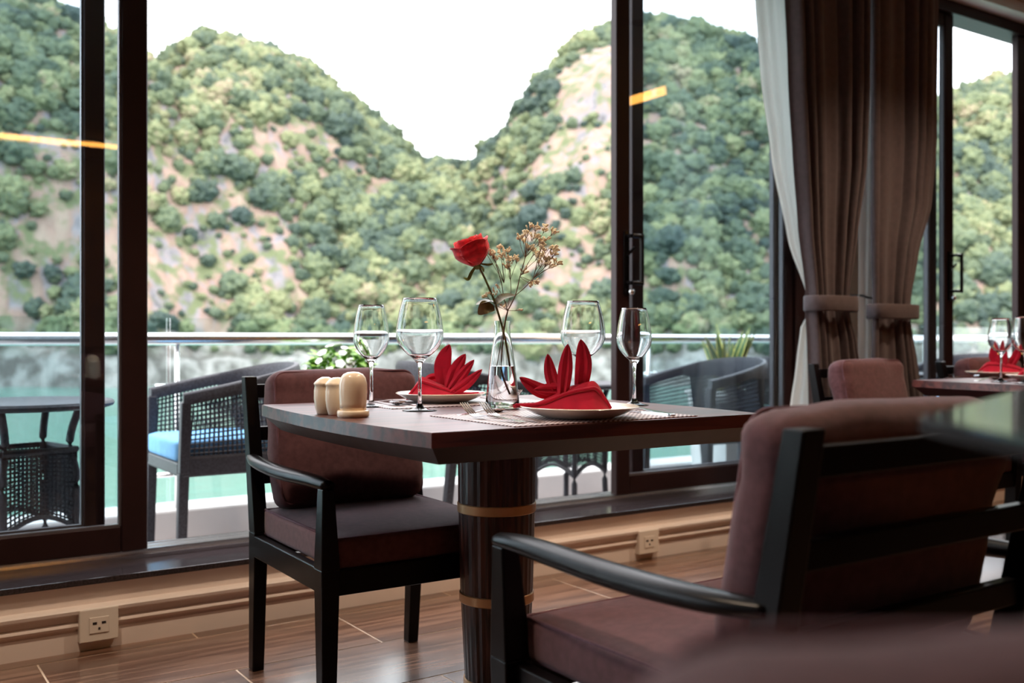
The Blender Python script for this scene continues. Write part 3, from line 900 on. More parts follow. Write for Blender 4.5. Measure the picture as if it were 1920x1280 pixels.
p = W((1877 - 960)/F*4.02, 4.02); wine_glass(0.258, 0.050, 'wine glass on the far table at the right', p.x, p.y, 'wine glasses on the far table')
p = W((1922 - 960)/F*3.88, 3.88); wine_glass(0.262, 0.050, 'wine glass cut off by the right picture edge', p.x, p.y, 'wine glasses on the far table')

def shaker(x, y, label):
    bm = NB(); lathe(bm, [(0, 0), (0.019, 0), (0.020, 0.003), (0.0235, 0.015), (0.0265, 0.035), (0.0265, 0.055), (0.0245, 0.066), (0.0265, 0.069), (0.0268, 0.072), (0.024, 0.075), (0.018, 0.081), (0.009, 0.086), (0, 0.087)], 32)
    o = obj('shaker_body', bm, M_ceramic, None, smooth=True)
    t = empty('shaker', (x, y, TZ)); o.parent = t; tag(t, label, 'shaker', 'cream condiment shakers')
    bm = NB()
    for k in range(3):
        a = k*2.1; lathe(bm, [(0, 0.0), (0.0012, 0.0), (0.0012, 0.0004), (0, 0.0004)], 8, 0.004*math.cos(a), 0.004*math.sin(a), 0.0866)
    obj('pour_holes', bm, M_slot, t)
p = W((610 - 960)/F*2.32, 2.32); shaker(p.x, p.y, 'left cream ceramic shaker at the table end')
p = W((629 - 960)/F*2.27, 2.27); shaker(p.x + 0.012, p.y + 0.02, 'middle cream ceramic shaker half hidden by the toothpick holder')
p = W((662 - 960)/F*2.235, 2.235)
t = empty('toothpick_holder', (p.x, p.y, TZ)); tag(t, 'tall domed cream ceramic holder in front of two shakers', 'holder')
bm = NB(); lathe(bm, [(0, 0), (0.034, 0), (0.036, 0.003), (0.036, 0.012), (0.034, 0.015), (0.030, 0.0155), (0, 0.0155)], 40)
obj('saucer_base', bm, M_ceramic, t, auto=50)
bm = NB(); lathe(bm, [(0, 0.0156), (0.0295, 0.0156), (0.030, 0.03), (0.0315, 0.055), (0.031, 0.075), (0.028, 0.088), (0.022, 0.096), (0.012, 0.1005), (0, 0.1015)], 40)
obj('dome', bm, M_ceramic, t, smooth=True)

def placemat(cx, cy, hx, hy, label, z=None):
    bm = NB(); box(bm, -hx, hx, -hy, hy, 0, 0.002)
    o = obj('placemat', bm, M_placemat); o.location = (cx, cy, TZ); tag(o, label, 'placemat', 'woven placemats')
placemat(1.355, 1.80, 0.25, 0.17, 'woven mauve placemat under the right plate')
placemat(1.385, 2.385, 0.25, 0.17, 'woven mauve placemat under the left plate')

def plate(x, y, r, label, z=TZ + 0.002):
    bm = NB(); prof = [(0, 0.0), (r*0.56, 0.0), (r*0.60, 0.002), (r*0.78, 0.010), (r*0.97, 0.0225), (r, 0.0245), (r*0.985, 0.026), (r*0.80, 0.0165), (r*0.62, 0.0075), (r*0.5, 0.006), (0, 0.006)]
    lathe(bm, prof, 64)
    o = obj('dinner_plate', bm, M_plate, None, auto=60); o.location = (x, y, z); tag(o, label, 'plate', 'ivory dinner plates')
    return o
P2 = W((1086 - 960)/F*2.20, 2.20); plate(P2.x, P2.y, 0.132, 'ivory plate under the right folded red napkin')
P1 = W((827 - 960)/F*2.74, 2.74); plate(P1.x, P1.y, 0.125, 'ivory plate under the left folded red napkin')

def napkin(label, loc, rz, crest, petals, base, parentz=0.0075, group='folded red napkins'):
    """crest: list of (u, v, half depth); petals: (root, mid, tip, width, depth offset)"""
    t = empty('folded_napkin', loc, rz); tag(t, label, 'napkin', group)
    bm = NB()
    N = 40
    cs = smooth_pts([Vector((u, v, d)) for u, v, d in crest], 8)
    rings = []
    for i, c in enumerate(cs):
        u, v, d = c.x, max(c.y, 0.004), max(c.z, 0.002)
        ring = []
        v0 = base(u)
        for k in range(13):
            a = -1 + k/6
            y = d * a
            z = v0 + (v - v0) * (1 - abs(a) ** 1.35)
            ring.append((u, y, z))
        ring += [(u, d*0.6, v0 - 0.001), (u, -d*0.6, v0 - 0.001)]
        rings.append(ring)
    sweep_loft(bm, rings)
    obj('folded_body', bm, M_red, t, auto=50)
    # rolled front hem following the crest
    bm = NB()
    hem = [(c.x, -max(c.z, .002)*0.30 - 0.004, base(c.x) + (max(c.y, .004) - base(c.x))*0.80) for c in cs]
    tube(bm, hem[2:-4], [0.004]*len(hem[2:-4]), 8)
    obj('rolled_hem', bm, M_red, t, smooth=True)
    for root, mid, tip, w, dy in petals:
        pts = smooth_pts([Vector((root[0], 0, root[1])), Vector((mid[0], 0, mid[1])), Vector((tip[0], 0, tip[1]))], 8)
        n_ = len(pts); rings = []
        for i, q in enumerate(pts):
            s = i/(n_-1)
            ww = w/2 * (0.55 + 0.45*math.sin(min(1, s/0.45)*math.pi/2)) * (1 - max(0, (s-0.45)/0.55)**2.0) + 0.0006
            a = pts[max(i-1, 0)]; b_ = pts[min(i+1, n_-1)]
            d = (b_ - a).normalized(); sd = Vector((d.z, 0, -d.x))
            nrm = Vector((0, -1, 0))
            cdep = 0.008 * math.sin(math.pi*min(1, s*1.1)) 
            o0 = q + Vector((0, dy - 0.012*s*s, 0))
            ring = [o0 - sd*ww, o0 - sd*ww*0.5 + nrm*(0.005*(1-s)+.0012), o0 - nrm*0.001, o0 + sd*ww*0.45 + nrm*(0.006*(1-s)+.0012), o0 + sd*ww, o0 + sd*ww*0.5 - nrm*0.004, o0 - sd*ww*0.5 - nrm*0.004]
            rings.append([tuple(r) for r in ring])
        bm = NB(); sweep_loft(bm, rings)
        obj('pointed_fold', bm, M_red, t, auto=50)
    return t
# right napkin: crest rises to the right
zP = TZ + 0.002 + 0.006
napkin('folded red napkin with upright points on the right plate', (P2.x, P2.y, zP), -TH,
       [(-0.146, 0.022, 0.003), (-0.118, 0.023, 0.012), (-0.085, 0.030, 0.026), (-0.03, 0.058, 0.045), (0.018, 0.072, 0.050), (0.038, 0.070, 0.042), (0.060, 0.036, 0.030), (0.074, 0.004, 0.012)],
       [((-0.042, 0.030), (-0.062, 0.085), (-0.070, 0.134), 0.028, 0.004), ((-0.038, 0.036), (-0.031, 0.10), (-0.026, 0.156), 0.031, -0.006), ((0.002, 0.045), (0.010, 0.112), (0.003, 0.166), 0.036, 0.006),
        ((-0.035, 0.046), (-0.085, 0.052), (-0.132, 0.082), 0.032, 0.020), ((-0.02, 0.05), (-0.055, 0.055), (-0.10, 0.055), 0.030, 0.004)],
       lambda u: 0.0 if u > -0.07 else 0.016 * min(1, (-0.07 - u)/0.05))
napkin('folded red napkin with fanned points on the left plate', (P1.x, P1.y, zP), -TH,
       [(-0.095, 0.006, 0.014), (-0.078, 0.030, 0.028), (-0.056, 0.060, 0.040), (-0.042, 0.060, 0.046), (0.0, 0.042, 0.05), (0.045, 0.024, 0.045), (0.085, 0.020, 0.025), (0.118, 0.020, 0.004)],
       [((0.010, 0.025), (0.004, 0.095), (0.024, 0.152), 0.046, 0.010), ((0.018, 0.022), (0.040, 0.080), (0.068, 0.126), 0.036, 0.000), ((0.022, 0.020), (0.056, 0.066), (0.092, 0.110), 0.028, -0.010),
        ((0.028, 0.018), (0.070, 0.044), (0.114, 0.084), 0.028, -0.018), ((-0.045, 0.05), (-0.02, 0.056), (0.01, 0.052), 0.030, 0.030)],
       lambda u: 0.0 if u < 0.07 else 0.014 * min(1, (u - 0.07)/0.04))

# cutlery: built along local +y, bowl or tines at +y
def fork(x, y, rz, label, group, z=TZ + 0.003):
    t = empty('fork', (x, y, z), rz); tag(t, label, 'fork', group)
    bm = NB()
    prof = [(-0.10, 0.010, 0.000), (-0.09, 0.0105, 0.001), (-0.04, 0.006, 0.004), (0.0, 0.0035, 0.007), (0.03, 0.0035, 0.006), (0.045, 0.009, 0.003), (0.058, 0.0115, 0.002)]
    sweep_loft(bm, [[(-w, yy, zz), (w, yy, zz), (w, yy, zz + 0.0022), (-w, yy, zz + 0.0022)] for yy, w, zz in prof])
    obj('handle', bm, M_cutlery, t, auto=50)
    for k in range(4):
        xx = -0.0092 + k*0.00613
        bm = NB(); sweep_loft(bm, [[(xx - w, yy, zz), (xx + w, yy, zz), (xx + w, yy, zz + 0.0018), (xx - w, yy, zz + 0.0018)] for yy, w, zz in ((0.056, 0.0019, 0.002), (0.075, 0.0018, 0.007), (0.093, 0.0016, 0.017), (0.110, 0.0008, 0.030))])
        obj('tine', bm, M_cutlery, t)
def knife(x, y, rz, label, group, z=TZ + 0.002):
    t = empty('knife', (x, y, z), rz); tag(t, label, 'knife', group)
    bm = NB(); sweep_loft(bm, [[(-w, yy, 0), (w, yy, 0), (w*0.8, yy, hh), (-w*0.8, yy, hh)] for yy, w, hh in ((-0.11, 0.008, 0.004), (-0.10, 0.0095, 0.006), (-0.04, 0.0075, 0.006), (-0.005, 0.006, 0.005))])
    obj('handle', bm, M_cutlery, t, auto=50)
    bm = NB(); sweep_loft(bm, [[(-0.006, yy, 0.0012), (w, yy, 0.0018), (w, yy, 0.0024), (-0.006, yy, 0.0034)] for yy, w in ((-0.005, 0.006), (0.02, 0.011), (0.08, 0.011), (0.105, 0.006), (0.115, -0.003))])
    obj('blade', bm, M_cutlery, t)
def spoon(x, y, rz, label, group, z=TZ + 0.002, s=1.0):
    t = empty('spoon', (x, y, z), rz); tag(t, label, 'spoon', group)
    bm = NB(); sweep_loft(bm, [[(-w*s, yy*s, zz), (w*s, yy*s, zz), (w*s, yy*s, zz + 0.0022), (-w*s, yy*s, zz + 0.0022)] for yy, w, zz in ((-0.10, 0.010, 0.000), (-0.09, 0.0105, 0.001), (-0.04, 0.006, 0.004), (0.0, 0.0035, 0.008), (0.034, 0.004, 0.010))])
    obj('handle', bm, M_cutlery, t, auto=50)
    bm = NB(); rings = []
    for i in range(7):
        r = 1 - i/6*0.999
        rings.append([(0.021*s*r*math.cos(a), (0.066 + 0.034*r*math.sin(a))*s, 0.0005 + 0.0105*r*r) for a in [2*math.pi*k/24 for k in range(24)]])
    for i in range(7):
        r = (i/6*0.999 + .001)*0.955
        rings.append([(0.021*s*r*math.cos(a), (0.066 + 0.034*r*math.sin(a))*s, 0.0018 + 0.0102*r*r) for a in [2*math.pi*k/24 for k in range(24)]])
    sweep_loft(bm, rings)
    obj('bowl', bm, M_cutlery, t, smooth=True)
G1 = 'cutlery on the rose table'
fork(1.150, 1.775, math.radians(4), 'outer fork left of the right plate', G1)
fork(1.192, 1.765, math.radians(3), 'inner fork left of the right plate', G1)
knife(1.548, 1.755, math.radians(-2), 'knife right of the right plate', G1)
spoon(1.580, 1.800, math.radians(-3), 'spoon right of the right plate', G1)
spoon(1.205, 2.385, math.radians(178), 'spoon between the shakers and the left plate', G1)
knife(1.235, 2.40, math.radians(180), 'knife beside the left plate', G1)
fork(1.560, 2.385, math.radians(180), 'fork beside the left plate behind the right napkin', G1)
spoon(1.235, 1.955, math.radians(-80), 'small dessert spoon lying in front of the vase', G1, s=0.75, z=TZ + 0.0)

# vase with water
VP = W((942 - 960)/F*2.50, 2.50)
vase = empty('flower_vase', (VP.x, VP.y, TZ)); tag(vase, 'clear glass conical vase with water in the middle of the table', 'vase')
outer = [(0, 0), (0.040, 0), (0.0430, 0.003), (0.0430, 0.012), (0.0395, 0.045), (0.0330, 0.105), (0.0255, 0.155), (0.0205, 0.185), (0.0195, 0.205), (0.0205, 0.220)]
inner = [(0.0188, 0.220), (0.0178, 0.205), (0.0188, 0.185), (0.0236, 0.155), (0.0308, 0.105), (0.0372, 0.045), (0.0400, 0.018), (0.037, 0.012), (0, 0.012)]
bm = NB(); lathe(bm, outer + inner, 48); obj('glass_wall', bm, M_glass, vase, auto=50)
bm = NB(); lathe(bm, [(0, 0.0125), (0.0365, 0.0125), (0.0395, 0.018), (0.0367, 0.045), (0.0303, 0.105), (0.0300, 0.1065), (0, 0.1065)], 48); obj('water', bm, M_water, vase, auto=50)

VZ = 1867/2.50
def vp(px, py, dy=0.0):
    """point near the vase in its own upright plane"""
    u = (px - 942)/VZ
    return Vector((u*CT + dy*ST, -u*ST + dy*CT, CAMH - (py - HOR)/VZ - TZ))

# rose
rose = empty('red_rose', (VP.x, VP.y, TZ)); tag(rose, 'single red rose leaning left in the glass vase', 'flower')
bm = NB()
tube(bm, smooth_pts([vp(964, 748, .01), vp(958, 700, .008), vp(948, 640, .004), vp(938, 600), vp(926, 562, -.004), vp(910, 524, -.006), vp(897, 498, -.006)], 5), 0.0028, 8)
obj('stem', bm, M_stem, rose, smooth=True)
def petal_sheet(bm, M, rad, hgt, width, flare, th0, seed, curl=0.0):
    """cupped petal on the surface of a bulb about the z axis"""
    n_, m_ = 10, 8
    grid = []
    for j in range(m_ + 1):
        t_ = j/m_
        row_ = []
        for i in range(n_ + 1):
            s = -1 + 2*i/n_
            wv = width * (0.45 + 0.55*math.sin(min(1, t_*1.5)*math.pi/2)) * (1 - 0.30*max(0, (t_-0.75)/0.25)**2)
            a = th0 + s*wv
            r = rad * (0.25 + 0.75*math.sin(min(1, t_*1.6)*math.pi/2)) * (1 - 0.25*max(0, t_-0.5)) + flare * t_**3 + curl*(t_**6) + 0.0015*mnoise.noise(Vector((s*2+seed, t_*3, seed)))
            z = hgt * t_ * (1 - 0.10*s*s) - curl*0.6*(t_**8) + 0.0025*mnoise.noise(Vector((s*3, seed, t_*2)))*t_
            row_.append(M @ Vector((r*math.cos(a), r*math.sin(a), z)))
        grid.append(row_)
    vv = [[bm.verts.new(p) for p in r_] for r_ in grid]
    for j in range(m_):
        for i in range(n_):
            bm.faces.new((vv[j][i], vv[j][i+1], vv[j+1][i+1], vv[j+1][i]))
base_p = vp(894, 497, -0.006)
ax = (vp(876, 445, -0.014) - base_p).normalized()
RM = Matrix.Translation(base_p) @ ax.to_track_quat('Z', 'Y').to_matrix().to_4x4()
cnt = 0
for ring, (k, rad, hgt, wd, fl, cu) in enumerate(((3, 0.012, 0.066, 1.6, -0.002, 0), (3, 0.021, 0.070, 1.35, -0.002, 0.0), (4, 0.030, 0.072, 1.1, 0.0, 0.0), (4, 0.039, 0.073, 1.1, 0.0, 0.003), (4, 0.046, 0.066, 0.98, 0.002, 0.008))):
    for i in range(k):
        bm = NB(); petal_sheet(bm, RM, rad, hgt, wd, fl, 2*math.pi*i/k + ring*0.7 + 0.3, ring*5.0 + i, cu)
        o = obj('petal', bm, M_rose, rose, smooth=True)
        sm = o.modifiers.new('thick', 'SOLIDIFY'); sm.thickness = 0.0008; cnt += 1
bm = NB(); lathe(bm, [(0, -0.012), (0.006, -0.010), (0.010, -0.002), (0.016, 0.008), (0, 0.010)], 16)
for v in bm.verts: v.co = RM @ v.co
obj('hip', bm, M_sepal, rose, smooth=True)
def leaf_strip(bm, pts, width, up=Vector((0, -1, 0)), fold=0.25, th=0.0006):
    pts = smooth_pts(pts, 6); n_ = len(pts); rings = []
    for i, q in enumerate(pts):
        s = i/(n_-1)
        w_ = width/2 * math.sin(math.pi*min(1, 0.06 + s*0.94)) ** 0.8 + 0.0004
        d = (pts[min(i+1, n_-1)] - pts[max(i-1, 0)]).normalized()
        sd = d.cross(up)
        if sd.length < 1e-3: sd = d.cross(Vector((1, 0, 0)))
        sd.normalize(); nn = sd.cross(d).normalized()
        rings.append([q - sd*w_ + nn*w_*fold, q - nn*th, q + sd*w_ + nn*w_*fold, q + nn*th])
    sweep_loft(bm, [[tuple(p) for p in r] for r in rings])
for pts, w_ in (([vp(893, 498, -.01), vp(884, 512, -.016), vp(878, 524, -.02), vp(870, 521, -.022)], 0.009),
                ([vp(898, 497, -.01), vp(905, 504, -.014), vp(907, 511, -.016)], 0.007), ([vp(900, 494, .004), vp(915, 496, .0), vp(925, 494, .0)], 0.005)):
    bm = NB(); leaf_strip(bm, pts, w_); obj('sepal', bm, M_sepal, rose, auto=60)
for pts, w_, up in (([vp(930, 567, -.004), vp(912, 566, -.012), vp(893, 572, -.02)], 0.034, Vector((0.3, -0.3, 1))), ([vp(927, 578, -.004), vp(908, 577, -.02), vp(897, 590, -.03)], 0.034, Vector((0.6, -1, 0.45))),
                    ([vp(926, 570, -.002), vp(944, 558, -.008), vp(966, 554, -.012)], 0.030, Vector((0.2, -0.8, 0.9)))):
    bm = NB(); leaf_strip(bm, pts, w_, up.normalized(), 0.2); obj('leaf', bm, M_rleaf, rose, auto=60)

# dried flower sprig
sprig = empty('dried_flower_sprig', (VP.x, VP.y, TZ)); tag(sprig, 'sprig of tan dried blossoms beside the rose', 'flower')
rs = random.Random(5)
stems = NB(); buds = NB()
def bud(p, d, s):
    d = d.normalized(); q = d.to_track_quat('Z', 'Y').to_matrix().to_4x4()
    t = bmesh.new()
    lathe(t, [(0, 0), (0.0009, 0.0005), (0.0016, 0.003), (0.0020, 0.006), (0.0013, 0.0075), (0.0004, 0.0078)], 7)
    join(buds, t, Matrix.Translation(p) @ q @ Matrix.Scale(s, 4))
def cluster(p, d, nb, spread, s=1.0):
    for i in range(nb):
        dd = (d.normalized() + Vector((rs.uniform(-1, 1), rs.uniform(-1, 1), rs.uniform(-0.4, 0.9)))*spread).normalized()
        e = p + dd * rs.uniform(0.006, 0.016)
        tube(stems, [p, e], 0.0005, 4)
        for k in range(rs.randint(1, 3)):
            bud(e + Vector((rs.uniform(-1, 1), rs.uniform(-1, 1), rs.uniform(-1, 1)))*0.002, dd + Vector((rs.uniform(-1, 1), rs.uniform(-1, 1), rs.uniform(-1, 1)))*0.6, rs.uniform(0.9, 1.45)*s)
root = vp(966, 735, .0)
fork1 = vp(952, 582, .004)
tube(stems, smooth_pts([vp(952, 740, .006), vp(940, 690, .01), vp(945, 620, .006), fork1], 5), 0.0019, 6)
tube(stems, smooth_pts([vp(926, 720, -.01), vp(936, 660, -.004), vp(946, 605, .0), vp(949, 590, .004)], 5), 0.0011, 6)
fork2 = vp(966, 554, .004); fork3 = vp(975, 518, .006)
tube(stems, smooth_pts([fork1, fork2, fork3, vp(984, 485, .006), vp(990, 445, .006)], 5), [0.0017 - 0.00004*i for i in range(21)], 6)
tube(stems, smooth_pts([fork2, vp(985, 538, .0), vp(1002, 520, -.004), vp(1022, 500, -.006)], 5), 0.0010, 6)
tube(stems, smooth_pts([fork1, vp(945, 560, .01), vp(940, 530, .012), vp(930, 495, .014)], 5), 0.0011, 6)
tube(stems, smooth_pts([vp(952, 575, .004), vp(958, 545, .0), vp(956, 515, -.004), vp(954, 498, -.004)], 5), 0.0009, 6)
HEADS = [(920, 474), (926, 480), (930, 488), (940, 476), (944, 484), (952, 472), (955, 490), (962, 484), (968, 488), (938, 466), (953, 500), (912, 470),
         (975, 446), (982, 450), (986, 440), (992, 428), (996, 446), (1003, 430), (1004, 446), (1008, 456), (1018, 432), (1012, 466), (990, 464), (1000, 472), (1018, 452), (1032, 437), (1022, 470), (1030, 466), (1034, 478), (1022, 488), (1028, 498), (1014, 480), (1004, 482), (1040, 492), (980, 508), (988, 522), (996, 520), (1020, 496), (1010, 494), (1036, 470),
         (932, 547), (926, 552), (918, 555), (938, 542), (946, 572), (964, 576)]
for (hx, hy_) in HEADS:
    dy = rs.uniform(-0.022, 0.022)
    e = vp(hx, hy_ + 6, dy)
    if hy_ > 540: r0 = fork1
    elif hx < 972: r0 = vp(945, 530, .01) if hx < 948 else vp(957, 525, -.002)
    else: r0 = (fork3 if hx < 1010 else vp(1000, 522, -.003)) if hy_ > 450 else vp(985, 482, .006)
    mid = (e + r0)/2 + Vector((rs.uniform(-1, 1), rs.uniform(-1, 1), rs.uniform(-1, 1)))*0.004
    tube(stems, smooth_pts([r0, mid, e], 3), 0.0006, 4)
    cluster(e, e - r0, rs.randint(6, 8) if hy_ < 540 else 3, 0.75)
obj('stems', stems, M_drystem, sprig, smooth=True)
o = obj('blossoms', buds, M_dry, sprig, smooth=True); o['kind'] = 'stuff'

# far table settings
pz = TZ
def farp(px, Z): return W((px - 960)/F*Z, Z)
q = farp(1868, 4.55); plate(q.x, q.y, 0.132, 'ivory plate on the far table', TZ)
napkin('folded red napkin on the far table plate', (q.x + .02, q.y, TZ + 0.006), -TH - 0.5,
       [(-0.10, 0.004, 0.006), (-0.085, 0.020, 0.022), (-0.05, 0.060, 0.045), (-0.02, 0.066, 0.05), (0.03, 0.060, 0.05), (0.09, 0.040, 0.03), (0.12, 0.01, 0.006)],
       [((0.0, 0.04), (-0.02, 0.09), (-0.02, 0.145), 0.040, 0.0), ((0.02, 0.04), (0.018, 0.09), (0.02, 0.15), 0.040, -0.008), ((0.04, 0.03), (0.07, 0.09), (0.085, 0.13), 0.036, 0.004)], lambda u: 0.0, group='folded red napkins on the far table')
q2 = farp(1950, 4.15); plate(q2.x, q2.y, 0.132, 'ivory plate at the near side of the far table', TZ)
napkin('folded red napkin cut by the right picture edge', (q2.x, q2.y, TZ + 0.006), -TH,
       [(-0.10, 0.004, 0.006), (-0.085, 0.030, 0.022), (-0.05, 0.066, 0.045), (-0.02, 0.076, 0.05), (0.03, 0.060, 0.05), (0.09, 0.040, 0.03), (0.12, 0.01, 0.006)],
       [((0.0, 0.04), (-0.02, 0.09), (-0.03, 0.135), 0.040, 0.0), ((0.02, 0.04), (0.018, 0.09), (0.02, 0.15), 0.040, -0.008)], lambda u: 0.0, group='folded red napkins on the far table')
q = farp(1852, 4.22); spoon(q.x, q.y, -TH - 0.9, 'spoon on the far table beside the wine glass', 'cutlery on the far table', TZ)
q = farp(1806, 4.45); fork(q.x, q.y, -TH - 1.2, 'fork at the left end of the far table', 'cutlery on the far table', TZ + 0.0005)

# ------------------------------------------------------------------ sockets
def socket(x, z, label):
    t = empty('wall_socket', (x, YW - 0.034, z)); tag(t, label, 'socket', 'wall sockets')
    bm = NB(); box(bm, -0.056, 0.056, -0.008, 0.022, -0.050, 0.050, 0.003); obj('face_plate', bm, M_outlet, t)
    bm = NB(); box(bm, -0.028, 0.028, -0.0105, -0.0085, -0.024, 0.024, 0.001, 1); obj('insert', bm, M_outlet, t)
    bm = NB()
    for xx in (-0.012, 0.012): lathe(bm, [(0, -0.001), (0.004, -0.001), (0.004, 0.001), (0, 0.001)], 10)
    bm.free(); bm = NB()
    for xx, zz in ((-0.013, 0.006), (0.013, 0.006)):
        box(bm, xx - 0.006, xx + 0.006, -0.0113, -0.0106, zz - 0.0035, zz + 0.0035)
    box(bm, -0.003, 0.003, -0.0113, -0.0106, -0.014, -0.007)
    obj('pin_holes', bm, M_slot, t)
socket(at_y(183, YW - 0.02), 0.080, 'cream wall socket on the baseboard at the far left')
socket(at_y(1211, YW - 0.02), 0.078, 'cream wall socket on the baseboard right of the table column')

# ------------------------------------------------------------------ curtains
def interp(tab, z):
    if z >= tab[0][0]: return tab[0][1:]
    for a, b_ in zip(tab[:-1], tab[1:]):
        if a[0] >= z >= b_[0]:
            t_ = (a[0]-z)/(a[0]-b_[0]); t_ = t_*t_*(3-2*t_)*0.35 + t_*0.65
            return [a[i]*(1-t_) + b_[i]*t_ for i in range(1, len(a))]
    return tab[-1][1:]
def zof(px, py, y):
    u = (px - 960)/F; Z = y/(CT - u*ST)
    return CAMH + (HOR - py)*Z/F
def drape(name, mat, rows, y, pleats, amp, label, cat, group, tie=None, seed=0, bend=0.0):
    """rows: (image height, left, right) measured on the plane y; top and floor rows are added"""
    tab = [(zof((l_+r_)/2, py, y), at_y(l_, y), at_y(r_, y)) for py, l_, r_ in rows]
    tab = [(ZC - 0.03, tab[0][1], tab[0][2])] + tab + [(0.015, tab[-1][1] - 0.01, tab[-1][2] + 0.02)]
    wmax = tab[0][2] - tab[0][1]
    t = empty(name, ((tab[0][1] + tab[0][2])/2, y, 0)); tag(t, label, cat, group)
    bm = NB(); nz_, ns_ = 90, pleats*12
    grid = []
    for j in range(nz_ + 1):
        z = tab[0][0] + (tab[-1][0] - tab[0][0])*j/nz_
        L, R = interp(tab, z)
        comp = (R - L)/wmax
        row_ = []
        for i in range(ns_ + 1):
            s = i/ns_
            ph = 2*math.pi*pleats*(s + 0.03*math.sin(5*s + seed)) + seed
            a = amp*(0.55 + 0.45*math.sin(9*s + seed))*(0.5 + 0.5*comp)
            x = L + (R - L)*s - 0.25*a*math.sin(2*ph)*0.5
            yy = a*math.sin(ph) + 0.004*mnoise.noise(Vector((s*6, z*2.5, seed))) - bend*math.sin(math.pi*s)*(1-comp)
            row_.append(bm.verts.new((x - t.location.x, yy, z)))
        grid.append(row_)
    for a, b_ in zip(grid[:-1], grid[1:]):
        for i in range(ns_): bm.faces.new((a[i], a[i+1], b_[i+1], b_[i]))
    o = obj('drape', bm, mat, t, smooth=True)
    o.modifiers.new('thick', 'SOLIDIFY').thickness = 0.0015
    if tie:
        z0, z1, l_, r_ = zof(1555, tie[1], y), zof(1555, tie[0], y), at_y(tie[2], y), at_y(tie[3], y)
        cx_, hw = (l_+r_)/2 - t.location.x, (r_-l_)/2 + 0.006
        bm = NB(); rings = []
        dep = amp + 0.022 + bend*0.4
        for z, k in ((z0, 1.0), (z0 + .006, 1.04), (z1 - .006, 1.04), (z1, 1.0), (z1, 0.94), (z0, 0.94)):
            rings.append([(cx_ + hw*k*math.copysign(abs(math.cos(a))**0.6, math.cos(a)), dep*k*math.copysign(abs(math.sin(a))**0.8, math.sin(a)) - bend*0.3, z) for a in [2*math.pi*q_/36 for q_ in range(36)]])
        rings.append(rings[0]); sweep_loft(bm, rings, cap=False)
        bmesh.ops.remove_doubles(bm, verts=bm.verts[:], dist=1e-5)
        obj('tieback', bm, mat, t, smooth=True)
    return t
CG = 'tied taupe curtains'
drape('curtain', M_curtain, [(0, 1482, 1629), (150, 1488, 1628), (300, 1496, 1622), (430, 1505, 1606), (550, 1519, 1590), (590, 1519, 1590), (640, 1522, 1602), (770, 1526, 1624)],
      3.06, 7, 0.040, 'taupe curtain tied back beside the white sheer', 'curtain', CG, (555, 584, 1518, 1592), 0.7, 0.03)
drape('curtain', M_curtain, [(0, 1633, 1759), (250, 1633, 1757), (375, 1633, 1747), (475, 1634, 1722), (560, 1636, 1708), (600, 1636, 1708), (690, 1634, 1722), (770, 1632, 1735)],
      3.06, 6, 0.036, 'darker taupe curtain tied back next to the second window', 'curtain', CG, (567, 596, 1635, 1709), 2.1, 0.02)
SG = 'white sheer curtains'
drape('sheer_curtain', M_sheer, [(0, 1416, 1500), (150, 1428, 1508), (300, 1447, 1516), (450, 1478, 1528), (560, 1516, 1548), (590, 1518, 1550), (610, 1503, 1556), (680, 1494, 1560), (765, 1483, 1565)],
      3.13, 4, 0.012, 'white sheer curtain gathered behind the taupe curtain by the open window', 'curtain', SG, None, 0.2)
drape('sheer_curtain', M_sheer, [(0, 1622, 1700), (200, 1617, 1700), (400, 1613, 1690), (560, 1612, 1680), (660, 1612, 1680), (765, 1610, 1690)],
      3.13, 4, 0.010, 'narrow strip of sheer curtain showing against the wall pier', 'curtain', SG, None, 1.2)
bm = NB(); tube(bm, [(at_y(1400, 3.09), 3.09, ZC - 0.015), (at_y(1780, 3.09), 3.09, ZC - 0.015)], 0.012, 10)
o = obj('curtain_track', bm, M_steel, None, smooth=True); tag(o, 'slim steel curtain track under the ceiling above the curtains', 'track')
bm = NB(); tube(bm, smooth_pts([(at_y(1617, 3.12), 3.249, 1.165), (at_y(1617, 3.12), 3.13, 1.16), (at_y(1622, 3.1), 3.09, 1.15), (at_y(1630, 3.1), 3.08, 1.145)], 4), 0.005, 8)
o = obj('tieback_hook', bm, M_black, None, smooth=True); tag(o, 'small dark tieback hook on the wall pier between the curtains', 'hook')

# ------------------------------------------------------------------ balcony furniture
def lattice(bm, P, nu, nv, w=0.006, th=0.004):
    """P(u,v) -> point on a panel; woven strips both ways"""
    for k in range(nu + 1):
        u = k/nu
        pts = [P(u, j/6) for j in range(7)]
        tube(bm, pts, w/2, 4, 0.8)
    for k in range(nv + 1):
        v = k/nv
        pts = [P(j/8, v) for j in range(9)]
        tube(bm, pts, w/2, 4, 0.8)

